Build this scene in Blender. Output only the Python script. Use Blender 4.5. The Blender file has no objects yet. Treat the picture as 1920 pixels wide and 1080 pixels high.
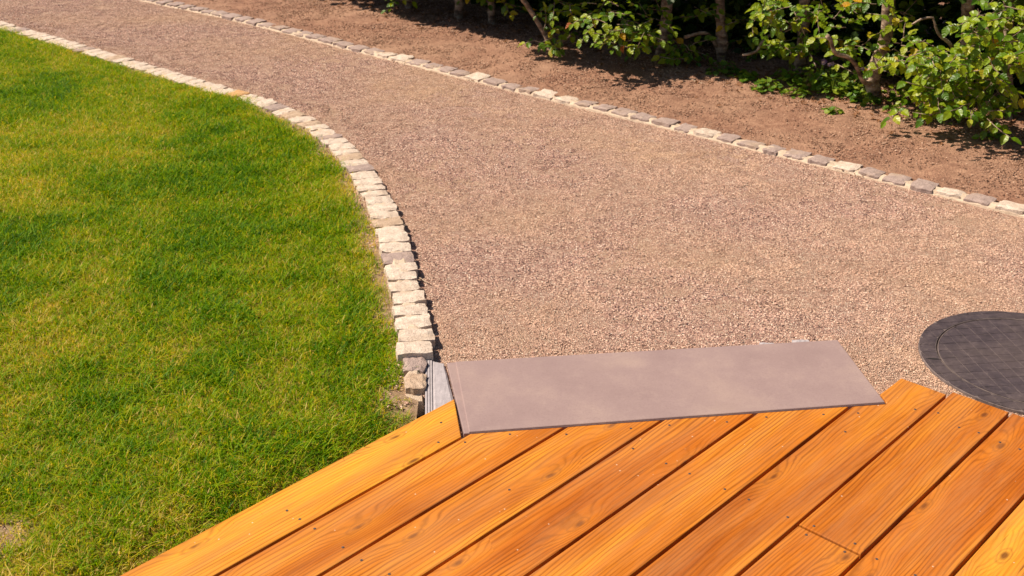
import bpy, bmesh, math, random
import numpy as np
from mathutils import Vector, Matrix, noise
R = math.radians
S = bpy.context.scene

# ------------------------------------------------------------------ camera
H = 1.515                       # eye height above the gravel
DECK = 0.015                    # deck top above the gravel
FPX, TILT = 2158.5, R(25.95)
cam = bpy.data.cameras.new('camera')
cam.sensor_width = 36
cam.lens = 36 * FPX / 1920
cam.clip_start = .05
cam.clip_end = 500
cam.dof.use_dof = True
cam.dof.focus_distance = 3.0
cam.dof.aperture_fstop = 9
camo = bpy.data.objects.new('camera', cam)
S.collection.objects.link(camo)
camo.location = (0, 0, H)
camo.rotation_euler = (math.pi / 2 - TILT, 0, 0)
S.camera = camo

# ------------------------------------------------------------------ light
SUN_EL = R(53)
SUN_D = Vector((-.99, .13, 0)).normalized()          # horizontal direction towards the sun
sun_vec = Vector((SUN_D.x * math.cos(SUN_EL), SUN_D.y * math.cos(SUN_EL), math.sin(SUN_EL)))
sl = bpy.data.lights.new('sun', 'SUN')
sl.energy = 5.0
sl.angle = R(.5)
sl.color = (1, .86, .70)
so = bpy.data.objects.new('sun', sl)
S.collection.objects.link(so)
so.rotation_euler = sun_vec.to_track_quat('Z', 'Y').to_euler()
W = bpy.data.worlds.new('World')
S.world = W
W.use_nodes = True
wn = W.node_tree
bg = wn.nodes['Background']
sky = wn.nodes.new('ShaderNodeTexSky')
sky.sky_type = 'NISHITA'
sky.sun_disc = False
sky.sun_elevation = SUN_EL
sky.sun_rotation = math.atan2(SUN_D.x, SUN_D.y)
wn.links.new(sky.outputs[0], bg.inputs[0])
bg.inputs[1].default_value = .05
S.view_settings.view_transform = 'Standard'
S.view_settings.look = 'None'
S.view_settings.gamma = 1
S.view_settings.use_curve_mapping = False
S.view_settings.exposure = .48
S.render.engine = 'CYCLES'
S.cycles.max_bounces = 6
S.cycles.transparent_max_bounces = 4

# ------------------------------------------------------------------ helpers
COL = S.collection
rnd = random.Random(7)
CT, ST = math.cos(TILT), math.sin(TILT)


def P(px, py, z=0.0):
    """ground point seen at a pixel of the photograph, on the level z"""
    x, y = px - 960, py - 540
    t = (H - z) / (y * CT + FPX * ST)
    return Vector((x * t, (FPX * CT - y * ST) * t, z))


def PY(px, py, Y):
    """point seen at a pixel, standing at the distance Y"""
    x, y = px - 960, py - 540
    t = Y / (FPX * CT - y * ST)
    return Vector((x * t, Y, H - (y * CT + FPX * ST) * t))


def tag(o, label=None, cat=None, group=None, kind=None):
    if label: o['label'] = label
    if cat: o['category'] = cat
    if group: o['group'] = group
    if kind: o['kind'] = kind
    return o


def link(name, me, mat=None, parent=None, loc=(0, 0, 0), rot=(0, 0, 0)):
    o = bpy.data.objects.new(name, me)
    COL.objects.link(o)
    o.location = loc
    o.rotation_euler = rot
    if mat is not None and me is not None and len(me.materials) == 0:
        me.materials.append(mat)
    if parent is not None:
        o.parent = parent
    return o


def empty(name, loc, label, cat, group=None):
    o = bpy.data.objects.new(name, None)
    COL.objects.link(o)
    o.location = loc
    o.empty_display_size = .1
    return tag(o, label, cat, group)


def mesh(name, v, f, smooth=False):
    me = bpy.data.meshes.new(name)
    me.from_pydata([tuple(p) for p in v], [], f)
    if smooth:
        me.shade_smooth()
    me.update()
    return me


def nz(x, y, s=1.0, z=0.0, o=3):
    return noise.fractal(Vector((x * s, y * s, z)), 1.0, 2.0, o)


# --- node helper
class N:
    def __init__(s, name):
        s.m = bpy.data.materials.new(name)
        s.m.use_nodes = True
        s.t = s.m.node_tree
        s.b = s.t.nodes['Principled BSDF']
        s.b.inputs['Specular IOR Level'].default_value = .25
        s.out = s.t.nodes['Material Output']

    def n(s, typ, **kw):
        nd = s.t.nodes.new(typ)
        for k, v in kw.items():
            setattr(nd, k, v)
        return nd

    def l(s, a, b):
        s.t.links.new(a, b)

    def val(s, sock, v):
        if hasattr(v, 'is_linked') or isinstance(v, bpy.types.NodeSocket):
            s.l(v, sock)
        else:
            sock.default_value = v

    def noise(s, vec, scale, detail=3, rough=.55, dist=0):
        nd = s.n('ShaderNodeTexNoise')
        s.l(vec, nd.inputs['Vector'])
        nd.inputs['Scale'].default_value = scale
        nd.inputs['Detail'].default_value = detail
        nd.inputs['Roughness'].default_value = rough
        nd.inputs['Distortion'].default_value = dist
        return nd.outputs['Fac']

    def vor(s, vec, scale, feature='F1', out='Distance'):
        nd = s.n('ShaderNodeTexVoronoi', feature=feature)
        s.l(vec, nd.inputs['Vector'])
        nd.inputs['Scale'].default_value = scale
        return nd.outputs[out]

    def ramp(s, fac, stops, interp='LINEAR'):
        nd = s.n('ShaderNodeValToRGB')
        nd.color_ramp.interpolation = interp
        e = nd.color_ramp.elements
        while len(e) < len(stops): e.new(.5)
        for k, (p, c) in enumerate(stops):
            e[k].position = p
            e[k].color = (c, c, c, 1) if isinstance(c, (int, float)) else (*c, 1)
        s.val(nd.inputs[0], fac)
        return nd.outputs[0]

    def mix(s, fac, a, b, mode='MIX'):
        nd = s.n('ShaderNodeMix', data_type='RGBA', blend_type=mode)
        s.val(nd.inputs[0], fac)
        for i, v in ((6, a), (7, b)):
            if isinstance(v, tuple):
                nd.inputs[i].default_value = (*v, 1) if len(v) == 3 else v
            else:
                s.l(v, nd.inputs[i])
        return nd.outputs[2]

    def m1(s, op, a, b=0.0, c=None):
        nd = s.n('ShaderNodeMath', operation=op)
        s.val(nd.inputs[0], a)
        s.val(nd.inputs[1], b)
        if c is not None: s.val(nd.inputs[2], c)
        return nd.outputs[0]

    def bump(s, h, strength=.5, dist=.01, normal=None):
        nd = s.n('ShaderNodeBump')
        s.l(h, nd.inputs['Height'])
        nd.inputs['Strength'].default_value = strength
        nd.inputs['Distance'].default_value = dist
        if normal: s.l(normal, nd.inputs['Normal'])
        s.l(nd.outputs[0], s.b.inputs['Normal'])
        return nd.outputs[0]

    def pos(s):
        return s.n('ShaderNodeNewGeometry').outputs['Position']

    def obj(s):
        return s.n('ShaderNodeTexCoord').outputs['Object']

    def rand(s):
        return s.n('ShaderNodeObjectInfo').outputs['Random']

    def attr(s, name, typ='GEOMETRY', out='Fac'):
        nd = s.n('ShaderNodeAttribute', attribute_type=typ, attribute_name=name)
        return nd.outputs[out]

    def mapping(s, vec, sc, loc=None):
        nd = s.n('ShaderNodeMapping')
        s.l(vec, nd.inputs[0])
        nd.inputs['Scale'].default_value = sc
        if loc is not None: s.l(loc, nd.inputs['Location'])
        return nd.outputs[0]

    def color(s, c, rough=.9):
        s.val(s.b.inputs['Base Color'], c)
        s.b.inputs['Roughness'].default_value = rough
        return s


# ------------------------------------------------------------------ materials
def m_gravel_base():
    k = N('gravel_base'); p = k.pos()
    v = k.vor(p, 260, out='Color')
    sep = k.n('ShaderNodeSeparateColor'); k.l(v, sep.inputs[0])
    c = k.ramp(sep.outputs[0], [(0, (.13, .075, .065)), (.3, (.33, .19, .15)), (.6, (.47, .285, .225)), (.85, (.58, .40, .31)), (1, (.72, .6, .48))])
    big = k.noise(p, 1.7, 4)
    c = k.mix(k.ramp(big, [(.35, 0.0), (.7, .5)]), c, (.50, .33, .2), 'MIX')
    k.color(c, .95)
    k.bump(k.vor(p, 260), 1.0, .005)
    return k.m


def m_grain():
    k = N('gravel_grain')
    a = k.attr('tone'); p = k.pos()
    c = k.ramp(a, [(0, (.05, .032, .035)), (.2, (.22, .13, .115)), (.42, (.49, .30, .24)), (.75, (.65, .41, .32)), (.92, (.80, .60, .46)), (1, (.95, .84, .70))])
    big = k.noise(p, 1.3, 4)
    c = k.mix(k.ramp(big, [(.42, 0.0), (.66, .55)]), c, (.60, .41, .255), 'MIX')
    b2 = k.noise(k.mapping(p, (1, 1, 1)), 3.3, 5)
    c = k.mix(k.ramp(b2, [(.5, 0.0), (.75, .28)]), c, (.50, .36, .32), 'MULTIPLY')
    k.color(c, .8)
    return k.m


def m_soil():
    k = N('soil'); p = k.pos()
    n1 = k.noise(p, 28, 8, .75)
    c = k.ramp(n1, [(.25, (.11, .052, .035)), (.45, (.27, .14, .09)), (.6, (.38, .215, .14)), (.8, (.48, .31, .21))])
    n2 = k.noise(p, 2.3, 5)
    c = k.mix(k.ramp(n2, [(.4, 0.0), (.7, .65)]), c, (.44, .275, .185))
    c = k.mix(k.ramp(k.noise(p, 8, 6, .7, .5), [(.46, 0.0), (.66, .6)]), c, (.20, .105, .07))
    k.color(c, .97)
    k.bump(k.m1('ADD', k.noise(p, 70, 6, .8), k.m1('MULTIPLY', k.vor(p, 120), .6)), .8, .008)
    return k.m


def m_crumb():
    k = N('soil_crumb'); a = k.attr('tone'); p = k.pos()
    c = k.ramp(a, [(0, (.15, .078, .052)), (.3, (.25, .135, .09)), (.7, (.38, .215, .145)), (1, (.58, .40, .29))])
    n2 = k.noise(p, 2.3, 5)
    c = k.mix(k.ramp(n2, [(.4, 0.0), (.7, .4)]), c, (.46, .30, .19))
    k.color(c, .95)
    return k.m


def m_lawnsoil():
    k = N('lawn_soil'); p = k.pos()
    c = k.ramp(k.noise(p, 45, 6, .7), [(.3, (.15, .12, .015)), (.55, (.34, .27, .04)), (.75, (.52, .38, .12))])
    e = k.attr('edge')
    d = k.ramp(k.noise(p, 60, 6, .75), [(.3, (.26, .15, .09)), (.55, (.48, .33, .21)), (.75, (.66, .50, .36))])
    c = k.mix(e, c, d)
    k.color(c, .97)
    k.bump(k.noise(p, 90, 6, .8), 1.0, .012)
    return k.m


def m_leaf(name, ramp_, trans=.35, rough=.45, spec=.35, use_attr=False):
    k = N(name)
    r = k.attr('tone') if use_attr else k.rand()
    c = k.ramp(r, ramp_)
    p = k.obj()
    if not use_attr:
        # pleated side veins
        sx = k.n('ShaderNodeSeparateXYZ'); k.l(p, sx.inputs[0])
        ph = k.m1('ADD', k.m1('MULTIPLY', sx.outputs[0], 620), k.m1('MULTIPLY', k.m1('ABSOLUTE', sx.outputs[1]), -420))
        w = k.m1('MULTIPLY', k.m1('ADD', k.m1('SINE', ph), 1), .5)
        k.bump(w, .8, .0012)
        c = k.mix(k.m1('MULTIPLY', w, .08), c, (.20, .27, .05))
    k.color(c, rough)
    k.b.inputs['Specular IOR Level'].default_value = spec
    tr = k.n('ShaderNodeBsdfTranslucent')
    tc = k.mix(1.0, c, (1.6, 1.5, .5), 'MULTIPLY')
    k.l(tc, tr.inputs[0])
    mx = k.n('ShaderNodeMixShader'); mx.inputs[0].default_value = trans
    k.l(k.b.outputs[0], mx.inputs[1]); k.l(tr.outputs[0], mx.inputs[2])
    k.l(mx.outputs[0], k.out.inputs[0])
    return k.m


def m_grass():
    k = N('grass_blade')
    t = k.attr('tone', 'INSTANCER'); a = k.attr('tone')
    f = k.m1('ADD', t, k.m1('MULTIPLY', k.m1('SUBTRACT', a, .5), 1.0))
    f = k.m1('ADD', f, k.m1('MULTIPLY', k.m1('SUBTRACT', k.rand(), .5), .22))
    c = k.ramp(f, [(0, (.038, .135, .001)), (.25, (.105, .245, .001)), (.5, (.225, .375, .001)), (.72, (.385, .43, .002)), (.88, (.58, .45, .015)), (1, (.74, .55, .18))])
    k.color(c, .5)
    k.b.inputs['Specular IOR Level'].default_value = .14
    tr = k.n('ShaderNodeBsdfTranslucent')
    k.l(k.mix(1.0, c, (1.5, 1.4, .3), 'MULTIPLY'), tr.inputs[0])
    mx = k.n('ShaderNodeMixShader'); mx.inputs[0].default_value = .45
    k.l(k.b.outputs[0], mx.inputs[1]); k.l(tr.outputs[0], mx.inputs[2])
    k.l(mx.outputs[0], k.out.inputs[0])
    return k.m


def m_stone(name, a, b, c_, rough=.85):
    k = N(name); p = k.pos()
    n1 = k.noise(p, 38, 7, .7)
    c = k.ramp(n1, [(.3, a), (.5, b), (.72, c_)])
    r = k.rand()
    c = k.mix(k.m1('MULTIPLY', r, .35), c, b)
    sp = k.noise(p, 260, 3, .7)
    c = k.mix(k.ramp(sp, [(.38, .55), (.48, 0.0)]), c, tuple(x * .55 for x in a))
    br = k.noise(p, 9, 3)
    c = k.mix(k.ramp(br, [(.54, 0.0), (.72, .5)]), c, (.47, .34, .23))
    k.color(c, rough)
    k.bump(k.m1('ADD', n1, k.m1('MULTIPLY', sp, .35)), .9, .008)
    return k.m


def m_wood(name, light, mid, dark, warm=0.0):
    k = N(name); p = k.obj()
    r = k.rand()
    rv = k.n('ShaderNodeCombineXYZ'); k.l(k.m1('MULTIPLY', r, 37.0), rv.inputs[0]); k.l(k.m1('MULTIPLY', r, 11.0), rv.inputs[1])
    q = k.n('ShaderNodeVectorMath', operation='ADD'); k.l(p, q.inputs[0]); k.l(rv.outputs[0], q.inputs[1]); q = q.outputs[0]
    # knots: flattened cells, only some of them hold a knot
    kv = k.mapping(q, (3.2, 8.5, 0.0))
    wob = k.noise(k.mapping(q, (25, 25, 1)), 1, 2)
    vd = k.n('ShaderNodeTexVoronoi', voronoi_dimensions='2D'); k.l(kv, vd.inputs['Vector']); vd.inputs['Scale'].default_value = 1
    sc = k.n('ShaderNodeSeparateColor'); k.l(vd.outputs['Color'], sc.inputs[0])
    has = k.ramp(sc.outputs[0], [(.48, 0.0), (.49, 1.0)])
    d = k.m1('ADD', vd.outputs['Distance'], k.m1('MULTIPLY', k.m1('SUBTRACT', wob, .5), .10))
    bulge = k.m1('MULTIPLY', has, k.ramp(d, [(0.0, 1.0), (.40, 0.0)], 'EASE'))
    core = k.m1('MULTIPLY', has, k.ramp(d, [(.02, 1.0), (.075, 0.0)]))
    ring = k.m1('MULTIPLY', has, k.ramp(d, [(.07, 0.0), (.095, 1.0), (.12, 0.0)]))
    # growth rings: lines along the board that bend round the knots
    sx = k.n('ShaderNodeSeparateXYZ'); k.l(q, sx.inputs[0])
    warp = k.noise(k.mapping(q, (1.1, 5.5, 1)), 1, 3, .5)
    ph = k.m1('ADD', k.m1('MULTIPLY', sx.outputs[1], 640), k.m1('MULTIPLY', warp, 62))
    ph = k.m1('ADD', ph, k.m1('MULTIPLY', bulge, 15))
    late = k.m1('POWER', k.m1('MULTIPLY', k.m1('ADD', k.m1('SINE', ph), 1), .5), 3)
    fine = k.noise(k.mapping(q, (5, 190, 5)), 1, 5, .7)
    broad = k.noise(k.mapping(q, (1.2, 9, 1)), 1, 4, .55)
    c = k.ramp(broad, [(.34, dark), (.49, mid), (.62, light)])
    vis = k.ramp(k.noise(k.mapping(q, (1.3, 14, 1)), 1, 3), [(.35, .22), (.65, .8)])
    c = k.mix(k.m1('MULTIPLY', late, vis), c, tuple(x * .50 for x in dark))
    c = k.mix(k.ramp(fine, [(.33, .55), (.52, 0.0)]), c, tuple(x * .55 for x in dark))
    c = k.mix(k.m1('MULTIPLY', bulge, .35), c, light)
    c = k.mix(k.m1('MULTIPLY', core, .85), c, (.13, .04, .012))
    c = k.mix(k.m1('MULTIPLY', ring, .45), c, (.25, .085, .02))
    c = k.mix(1.0, c, k.ramp(r, [(0, (.84, .76, .80)), (.5, (1, 1, 1)), (1, (1.0, 1.0, .9))]), 'MULTIPLY')
    # greyed, walked-on film and dusty specks
    film = k.ramp(k.noise(k.mapping(q, (2.6, 16, 1)), 1, 7, .75), [(.42, 0.0), (.68, .48)])
    c = k.mix(film, c, (.42, .185, .07))
    # thin checks
    ck = k.noise(k.mapping(q, (3.2, 120, 1)), 1, 2, .5)
    c = k.mix(k.m1('MULTIPLY', k.ramp(ck, [(.72, 0.0), (.75, .8)]), 1.0), c, (.16, .05, .012))
    sp = k.vor(q, 75, out='Distance')
    spc = k.n('ShaderNodeSeparateColor'); k.l(k.vor(q, 75, out='Color'), spc.inputs[0])
    sm = k.m1('MULTIPLY', k.ramp(spc.outputs[0], [(.955, 0.0), (.96, 1.0)]), k.ramp(sp, [(.10, 1.0), (.16, 0.0)]))
    c = k.mix(k.m1('MULTIPLY', sm, .6), c, (.80, .62, .45))
    k.color(c, .5)
    rg = k.ramp(film, [(0, .55), (.4, .75)])
    k.l(rg, k.b.inputs['Roughness'])
    k.b.inputs['Specular IOR Level'].default_value = .16
    k.bump(k.m1('ADD', k.m1('MULTIPLY', late, -.5), k.m1('MULTIPLY', fine, .6)), .35, .0012)
    return k.m


def m_simple(name, c1, c2, scale=20, rough=.8, bs=.4, bd=.003, detail=6, spec=.25):
    k = N(name); p = k.pos()
    n1 = k.noise(p, scale, detail, .65)
    k.color(k.ramp(n1, [(.3, c1), (.7, c2)]), rough)
    k.b.inputs['Specular IOR Level'].default_value = spec
    k.bump(k.noise(p, scale * 6, 5, .7), bs, bd)
    return k.m


def m_slab():
    k = N('slab_stone'); p = k.obj()
    c = k.ramp(k.noise(p, 5, 6, .6), [(.35, (.275, .194, .188)), (.5, (.300, .214, .206)), (.66, (.345, .25, .228))])
    w = k.noise(k.mapping(p, (1, 1, 1)), 30, 6, .75, .3)
    c = k.mix(k.ramp(w, [(.5, 0.0), (.75, .22)]), c, (.46, .35, .30))
    c = k.mix(k.ramp(k.noise(p, 160, 4, .7), [(.35, .22), (.5, 0.0)]), c, (.20, .14, .13))
    st = k.ramp(k.noise(p, 2.6, 5, .6, .6), [(.52, 0.0), (.75, .25)])
    c = k.mix(st, c, (.44, .33, .26))
    k.color(c, .85)
    k.bump(k.noise(p, 180, 5, .7), .25, .002)
    return k.m


def m_cast():
    k = N('dark_cast_lid'); p = k.pos()
    c = k.ramp(k.noise(p, 30, 7, .75), [(.3, (.036, .028, .034)), (.55, (.068, .052, .060)), (.78, (.14, .11, .11))])
    sc = k.noise(k.mapping(p, (40, 160, 40)), 1, 6, .8)
    c = k.mix(k.ramp(sc, [(.56, 0.0), (.72, .55)]), c, (.24, .19, .17))
    dust = k.ramp(k.noise(p, 4, 5), [(.45, 0.0), (.75, .35)])
    c = k.mix(dust, c, (.20, .15, .125))
    k.color(c, .55)
    k.b.inputs['Specular IOR Level'].default_value = .35
    k.bump(k.noise(p, 220, 5, .75), .5, .002)
    return k.m


def m_bark():
    k = N('bark'); p = k.obj()
    n1 = k.noise(k.mapping(p, (16, 16, 34)), 1, 6, .65)
    c = k.ramp(n1, [(.38, (.09, .055, .038)), (.5, (.28, .195, .14)), (.62, (.52, .40, .30))])
    l = k.noise(p, 22, 4)
    c = k.mix(k.ramp(l, [(.55, 0.0), (.7, .5)]), c, (.30, .27, .19))
    k.color(c, .9)
    k.bump(k.m1('ADD', n1, k.m1('MULTIPLY', k.noise(k.mapping(p, (30, 30, 140)), 1, 5, .7), .7)), .9, .008)
    return k.m


M = dict(
    gravel=m_gravel_base(), grain=m_grain(), soil=m_soil(), crumb=m_crumb(), lawn=m_lawnsoil(), grass=m_grass(),
    cream=m_stone('cream_granite', (.46, .355, .28), (.68, .56, .46), (.84, .735, .62)),
    grey=m_stone('mauve_grey_granite', (.30, .22, .195), (.41, .31, .275), (.50, .39, .345)),
    tan=m_stone('tan_granite', (.36, .24, .16), (.53, .39, .28), (.64, .50, .38)),
    rust=m_stone('rust_granite', (.50, .26, .10), (.62, .36, .16), (.68, .5, .32)),
    mortar=m_simple('mortar', (.50, .38, .28), (.72, .58, .44), 45, .95, .8, .006),
    slab=m_slab(), cast=m_cast(), bark=m_bark(),
    dust=m_simple('dusty_cast_floor', (.09, .07, .07), (.24, .19, .175), 40, .9),
    granite=m_simple('blue_grey_kerbstone', (.33, .30, .315), (.44, .40, .415), 60, .9, .4, .002),
    joist=m_simple('weathered_joist', (.09, .045, .02), (.17, .08, .035), 15, .9),
    screw=m_simple('screw_steel', (.05, .035, .03), (.14, .10, .085), 200, .4, spec=.6),
    black=m_simple('recess_shade', (.01, .01, .01), (.02, .018, .018), 50, .7),  # near-black, the shade inside recesses put into the colour
    litter=m_leaf('dead_leaf', [(0, (.10, .045, .025)), (.4, (.24, .11, .06)), (.8, (.38, .21, .12)), (1, (.5, .34, .22))], .15, .7, .2),
    leaf=m_leaf('hornbeam_leaf', [(0, (.055, .135, .005)), (.35, (.125, .235, .007)), (.7, (.25, .345, .009)), (.9, (.29, .36, .012)), (1, (.38, .40, .02))], .38, .38, .45),
    leafj=m_leaf('hornbeam_leaf_joined', [(0, (.055, .135, .005)), (.35, (.125, .235, .007)), (.7, (.25, .345, .009)), (.9, (.29, .36, .012)), (1, (.38, .40, .02))], .38, .38, .45, True),
    yleaf=m_leaf('yellow_leaf', [(0, (.36, .34, .02)), (.6, (.52, .40, .015)), (1, (.60, .33, .02))], .45, .45, .35),
    rleaf=m_leaf('rusty_leaf', [(0, (.34, .08, .02)), (1, (.46, .16, .04))], .35, .5, .3),
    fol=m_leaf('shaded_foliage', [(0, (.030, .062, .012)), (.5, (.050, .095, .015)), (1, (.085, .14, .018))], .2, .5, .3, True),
    violet=m_leaf('violet_leaf', [(0, (.05, .125, .010)), (.5, (.12, .22, .014)), (1, (.30, .38, .03))], .35, .4, .4),
    petal=m_leaf('violet_petal', [(0, (.22, .12, .42)), (1, (.42, .30, .60))], .3, .6, .2),
)
WOOD = [
    m_wood('larch_golden', (.76, .355, .038), (.68, .275, .025), (.53, .175, .014)),
    m_wood('larch_orange', (.68, .260, .028), (.56, .178, .017), (.38, .100, .010)),
    m_wood('larch_deep_orange', (.63, .220, .025), (.50, .142, .014), (.34, .080, .008)),
]

# ------------------------------------------------------------------ path edges
LEFT_PX = [(7, 47), (67, 65), (110, 77), (150, 88), (187, 98), (227, 112), (267, 124), (310, 137), (353, 149), (393, 161), (433, 172), (473, 182),
           (513, 195), (553, 211), (590, 232), (617, 250), (636, 267), (654, 286), (672, 308), (686, 331), (699, 355), (714, 381), (729, 416), (739, 445),
           (746, 477), (752, 509), (760, 545), (768, 570), (773, 593), (776, 620), (780, 645), (782, 667)]
RIGHT_PX = [(320, 2), (360, 9), (400, 18), (467, 32), (520, 46), (567, 58), (627, 73), (660, 81), (700, 91), (750, 103), (790, 113), (847, 128), (887, 137),
            (923, 146), (973, 158), (1007, 166), (1040, 174), (1077, 183), (1107, 190), (1150, 199), (1207, 213), (1247, 222), (1273, 230), (1313, 239),
            (1350, 249), (1390, 258), (1423, 266), (1467, 277), (1507, 286), (1547, 295), (1587, 305), (1630, 316), (1670, 326), (1713, 337), (1760, 348),
            (1820, 360), (1860, 371), (1900, 381)]
KZ = .026


def smooth_line(px, z, before, after, it=3):
    pts = [P(a, b, z).xy for a, b in px]
    for _ in range(it):
        pts = [pts[0]] + [(pts[i - 1] + pts[i] * 2 + pts[i + 1]) / 4 for i in range(1, len(pts) - 1)] + [pts[-1]]
    if before:
        d = (pts[0] - pts[3]).normalized(); nrm = Vector((-d.y, d.x))
        pts = [pts[0] + d * s + nrm * before[1] * s * s for s in np.arange(before[0], 0, -.3)] + pts
    if after:
        d = (pts[-1] - pts[-4]).normalized(); nrm = Vector((-d.y, d.x))
        pts = pts + [pts[-1] + d * s + nrm * after[1] * s * s for s in np.arange(.3, after[0], .3)]
    return pts


def resample(pts, step, jit=0.0, rg=None):
    """points along a polyline, one per stone, with the gaps between them varied"""
    out = []; acc = 0.0; nxt = 0.0; cur = step
    for a, b in zip(pts[:-1], pts[1:]):
        L = (b - a).length
        while nxt <= acc + L:
            out.append((a + (b - a) * ((nxt - acc) / L), cur))
            cur = step * (1 + (rg.uniform(-jit, jit) if rg else 0))
            nxt += cur
        acc += L
    return [o[0] for o in out]


left_line = smooth_line(LEFT_PX, KZ, (3.0, -.03), None)
right_line = smooth_line(RIGHT_PX, KZ, (3.6, -.03), (3.0, .0))
LL = np.array([(p.x, p.y) for p in resample(left_line, .05)])
RL = np.array([(p.x, p.y) for p in resample(right_line, .05)])


def signed(line, p):
    """distance from a line; positive on the left of its direction"""
    d = line - p
    i = int((d * d).sum(1).argmin())
    j = min(max(i, 1), len(line) - 2)
    t = line[j + 1] - line[j - 1]
    q = p - line[i]
    return math.copysign(math.hypot(*q) if 0 < i < len(line) - 1 else abs(t[0] * q[1] - t[1] * q[0]) / math.hypot(*t), t[0] * q[1] - t[1] * q[0])


# deck directions
BL = [((215, 1080), (855, 748)), ((400, 1080), (868, 820)), ((600, 1080), (1050, 805)), ((795, 1080), (1233, 792)), ((985, 1080), (1412, 778)),
      ((1185, 1080), (1590, 765)), ((1380, 1080), (1778, 740)), ((1575, 1080), (1895, 775)), ((1784, 1080), (1920, 930))]
UA = R(90 - 43.45)
U = Vector((math.cos(UA), math.sin(UA))); V = Vector((U.y, -U.x))
off = [((P(*a, DECK).xy + P(*b, DECK).xy) / 2).dot(V) for a, b in BL]
while len(off) < 16: off.append(off[-1] + .1485)


def uv(p): return Vector((p.dot(U), p.dot(V)))


slab_c = [P(870, 813, DECK).xy, P(1660, 756, DECK).xy, P(1570, 638, DECK).xy, P(838, 680, DECK).xy]   # front left, front right, back right, back left


NOTCH = P(1640, 715, 0).xy


def in_deck(x, y, grow=0.0):
    p = Vector((x, y)); q = uv(p)
    if q.y < off[0] - grow: return False
    if grow < 0 and (p - NOTCH).length < .07: return False
    # far side: slab front then board ends
    a, b = slab_c[0], slab_c[1]
    side = (b - a).x * (p - a).y - (b - a).y * (p - a).x
    e0 = uv(P(1690, 708, DECK).xy); e1 = uv(P(1897, 775, DECK).xy)
    ue = e0.x + (q.y - e0.y) * (e1.x - e0.x) / (e1.y - e0.y)
    if p.x < b.x: return side < grow * (b - a).length
    return q.x < ue + grow


def in_slab(x, y):
    p = Vector((x, y)); s = True
    for i in range(4):
        a, b = slab_c[i], slab_c[(i + 1) % 4]
        if (b - a).x * (p - a).y - (b - a).y * (p - a).x < .015: s = False
    return s


MC = Vector((1.456 * H / 1.6, 2.812 * H / 1.6)); MR, MI = .302 * H / 1.6, .250 * H / 1.6


def sheet(name, x0, x1, y0, y1, cell, keep, zf, mat, attrs=None):
    nx, ny = int((x1 - x0) / cell), int((y1 - y0) / cell)
    idx = {}; v = []; f = []
    def vid(i, j):
        if (i, j) not in idx:
            idx[i, j] = len(v)
            x, y = x0 + i * cell, y0 + j * cell
            v.append((x, y, zf(x, y)))
        return idx[i, j]
    for j in range(ny):
        for i in range(nx):
            if keep(x0 + (i + .5) * cell, y0 + (j + .5) * cell):
                f.append((vid(i, j), vid(i + 1, j), vid(i + 1, j + 1), vid(i, j + 1)))
    me = mesh(name, v, f, True)
    for nm, fn in (attrs or {}).items():
        a = me.attributes.new(nm, 'FLOAT', 'POINT')
        a.data.foreach_set('value', [fn(p[0], p[1]) for p in v])
    o = link(name, me, mat)
    tag(o, kind='structure')
    return o


class Field:
    """signed distances to the two kerbs on a coarse raster, read by bilinear look-up"""
    def __init__(s):
        s.x0, s.y0, s.c = -9.0, .0, .04
        s.nx, s.ny = 460, 320
        X = s.x0 + np.arange(s.nx) * s.c; Y = s.y0 + np.arange(s.ny) * s.c
        s.L = np.zeros((s.ny, s.nx)); s.R = np.zeros((s.ny, s.nx))
        for nm, line in (('L', LL), ('R', RL)):
            A = getattr(s, nm)
            t = np.gradient(line, axis=0); tl = np.hypot(t[:, 0], t[:, 1]); t = t / tl[:, None]
            for j, y in enumerate(Y):
                dx = X[:, None] - line[None, :, 0]; dy = y - line[None, :, 1]
                i = (dx * dx + dy * dy).argmin(1)
                qx, qy = X - line[i, 0], y - line[i, 1]
                A[j] = t[i, 0] * qy - t[i, 1] * qx
                far = (i > 0) & (i < len(line) - 1)
                A[j] = np.where(far, np.sign(A[j]) * np.hypot(qx, qy), A[j])
    def get(s, A, x, y):
        fx = min(max((x - s.x0) / s.c, 0), s.nx - 1.001); fy = min(max((y - s.y0) / s.c, 0), s.ny - 1.001)
        i, j = int(fx), int(fy); a, b = fx - i, fy - j
        return (A[j, i] * (1 - a) + A[j, i + 1] * a) * (1 - b) + (A[j + 1, i] * (1 - a) + A[j + 1, i + 1] * a) * b


F = Field()
KEND = P(784, 728, KZ).y       # near end of the left kerb


def dl(x, y): return F.get(F.L, x, y)      # > 0 on the path
def dr(x, y): return F.get(F.R, x, y)      # < 0 on the path, > 0 on the bed


block_x = P(818, 700, DECK).x
block_l = P(797, 700, DECK).x

# ground round about, with the pit under the deck left open
gv = []; gf = []
def ring(x0, x1, y0, y1, X0, X1, Y0, Y1, z):
    b = len(gv)
    gv.extend([(X0, Y0, z), (X1, Y0, z), (X1, Y1, z), (X0, Y1, z), (x0, y0, z), (x1, y0, z), (x1, y1, z), (x0, y1, z)])
    gf.extend([(b, b + 1, b + 5, b + 4), (b + 1, b + 2, b + 6, b + 5), (b + 2, b + 3, b + 7, b + 6), (b + 3, b, b + 4, b + 7)])
ring(-8.5, 9.3, .2, 12.4, -120, 120, -120, 120, -.012)
g = link('ground', mesh('ground', gv, gf), M['soil']); tag(g, kind='structure')
g2 = link('ground', mesh('ground', [(-8.7, -6.3, -.16), (9.5, -6.3, -.16), (9.5, 12.6, -.16), (-8.7, 12.6, -.16)], [(0, 1, 2, 3)]), M['soil'])
tag(g2, kind='structure')


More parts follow.
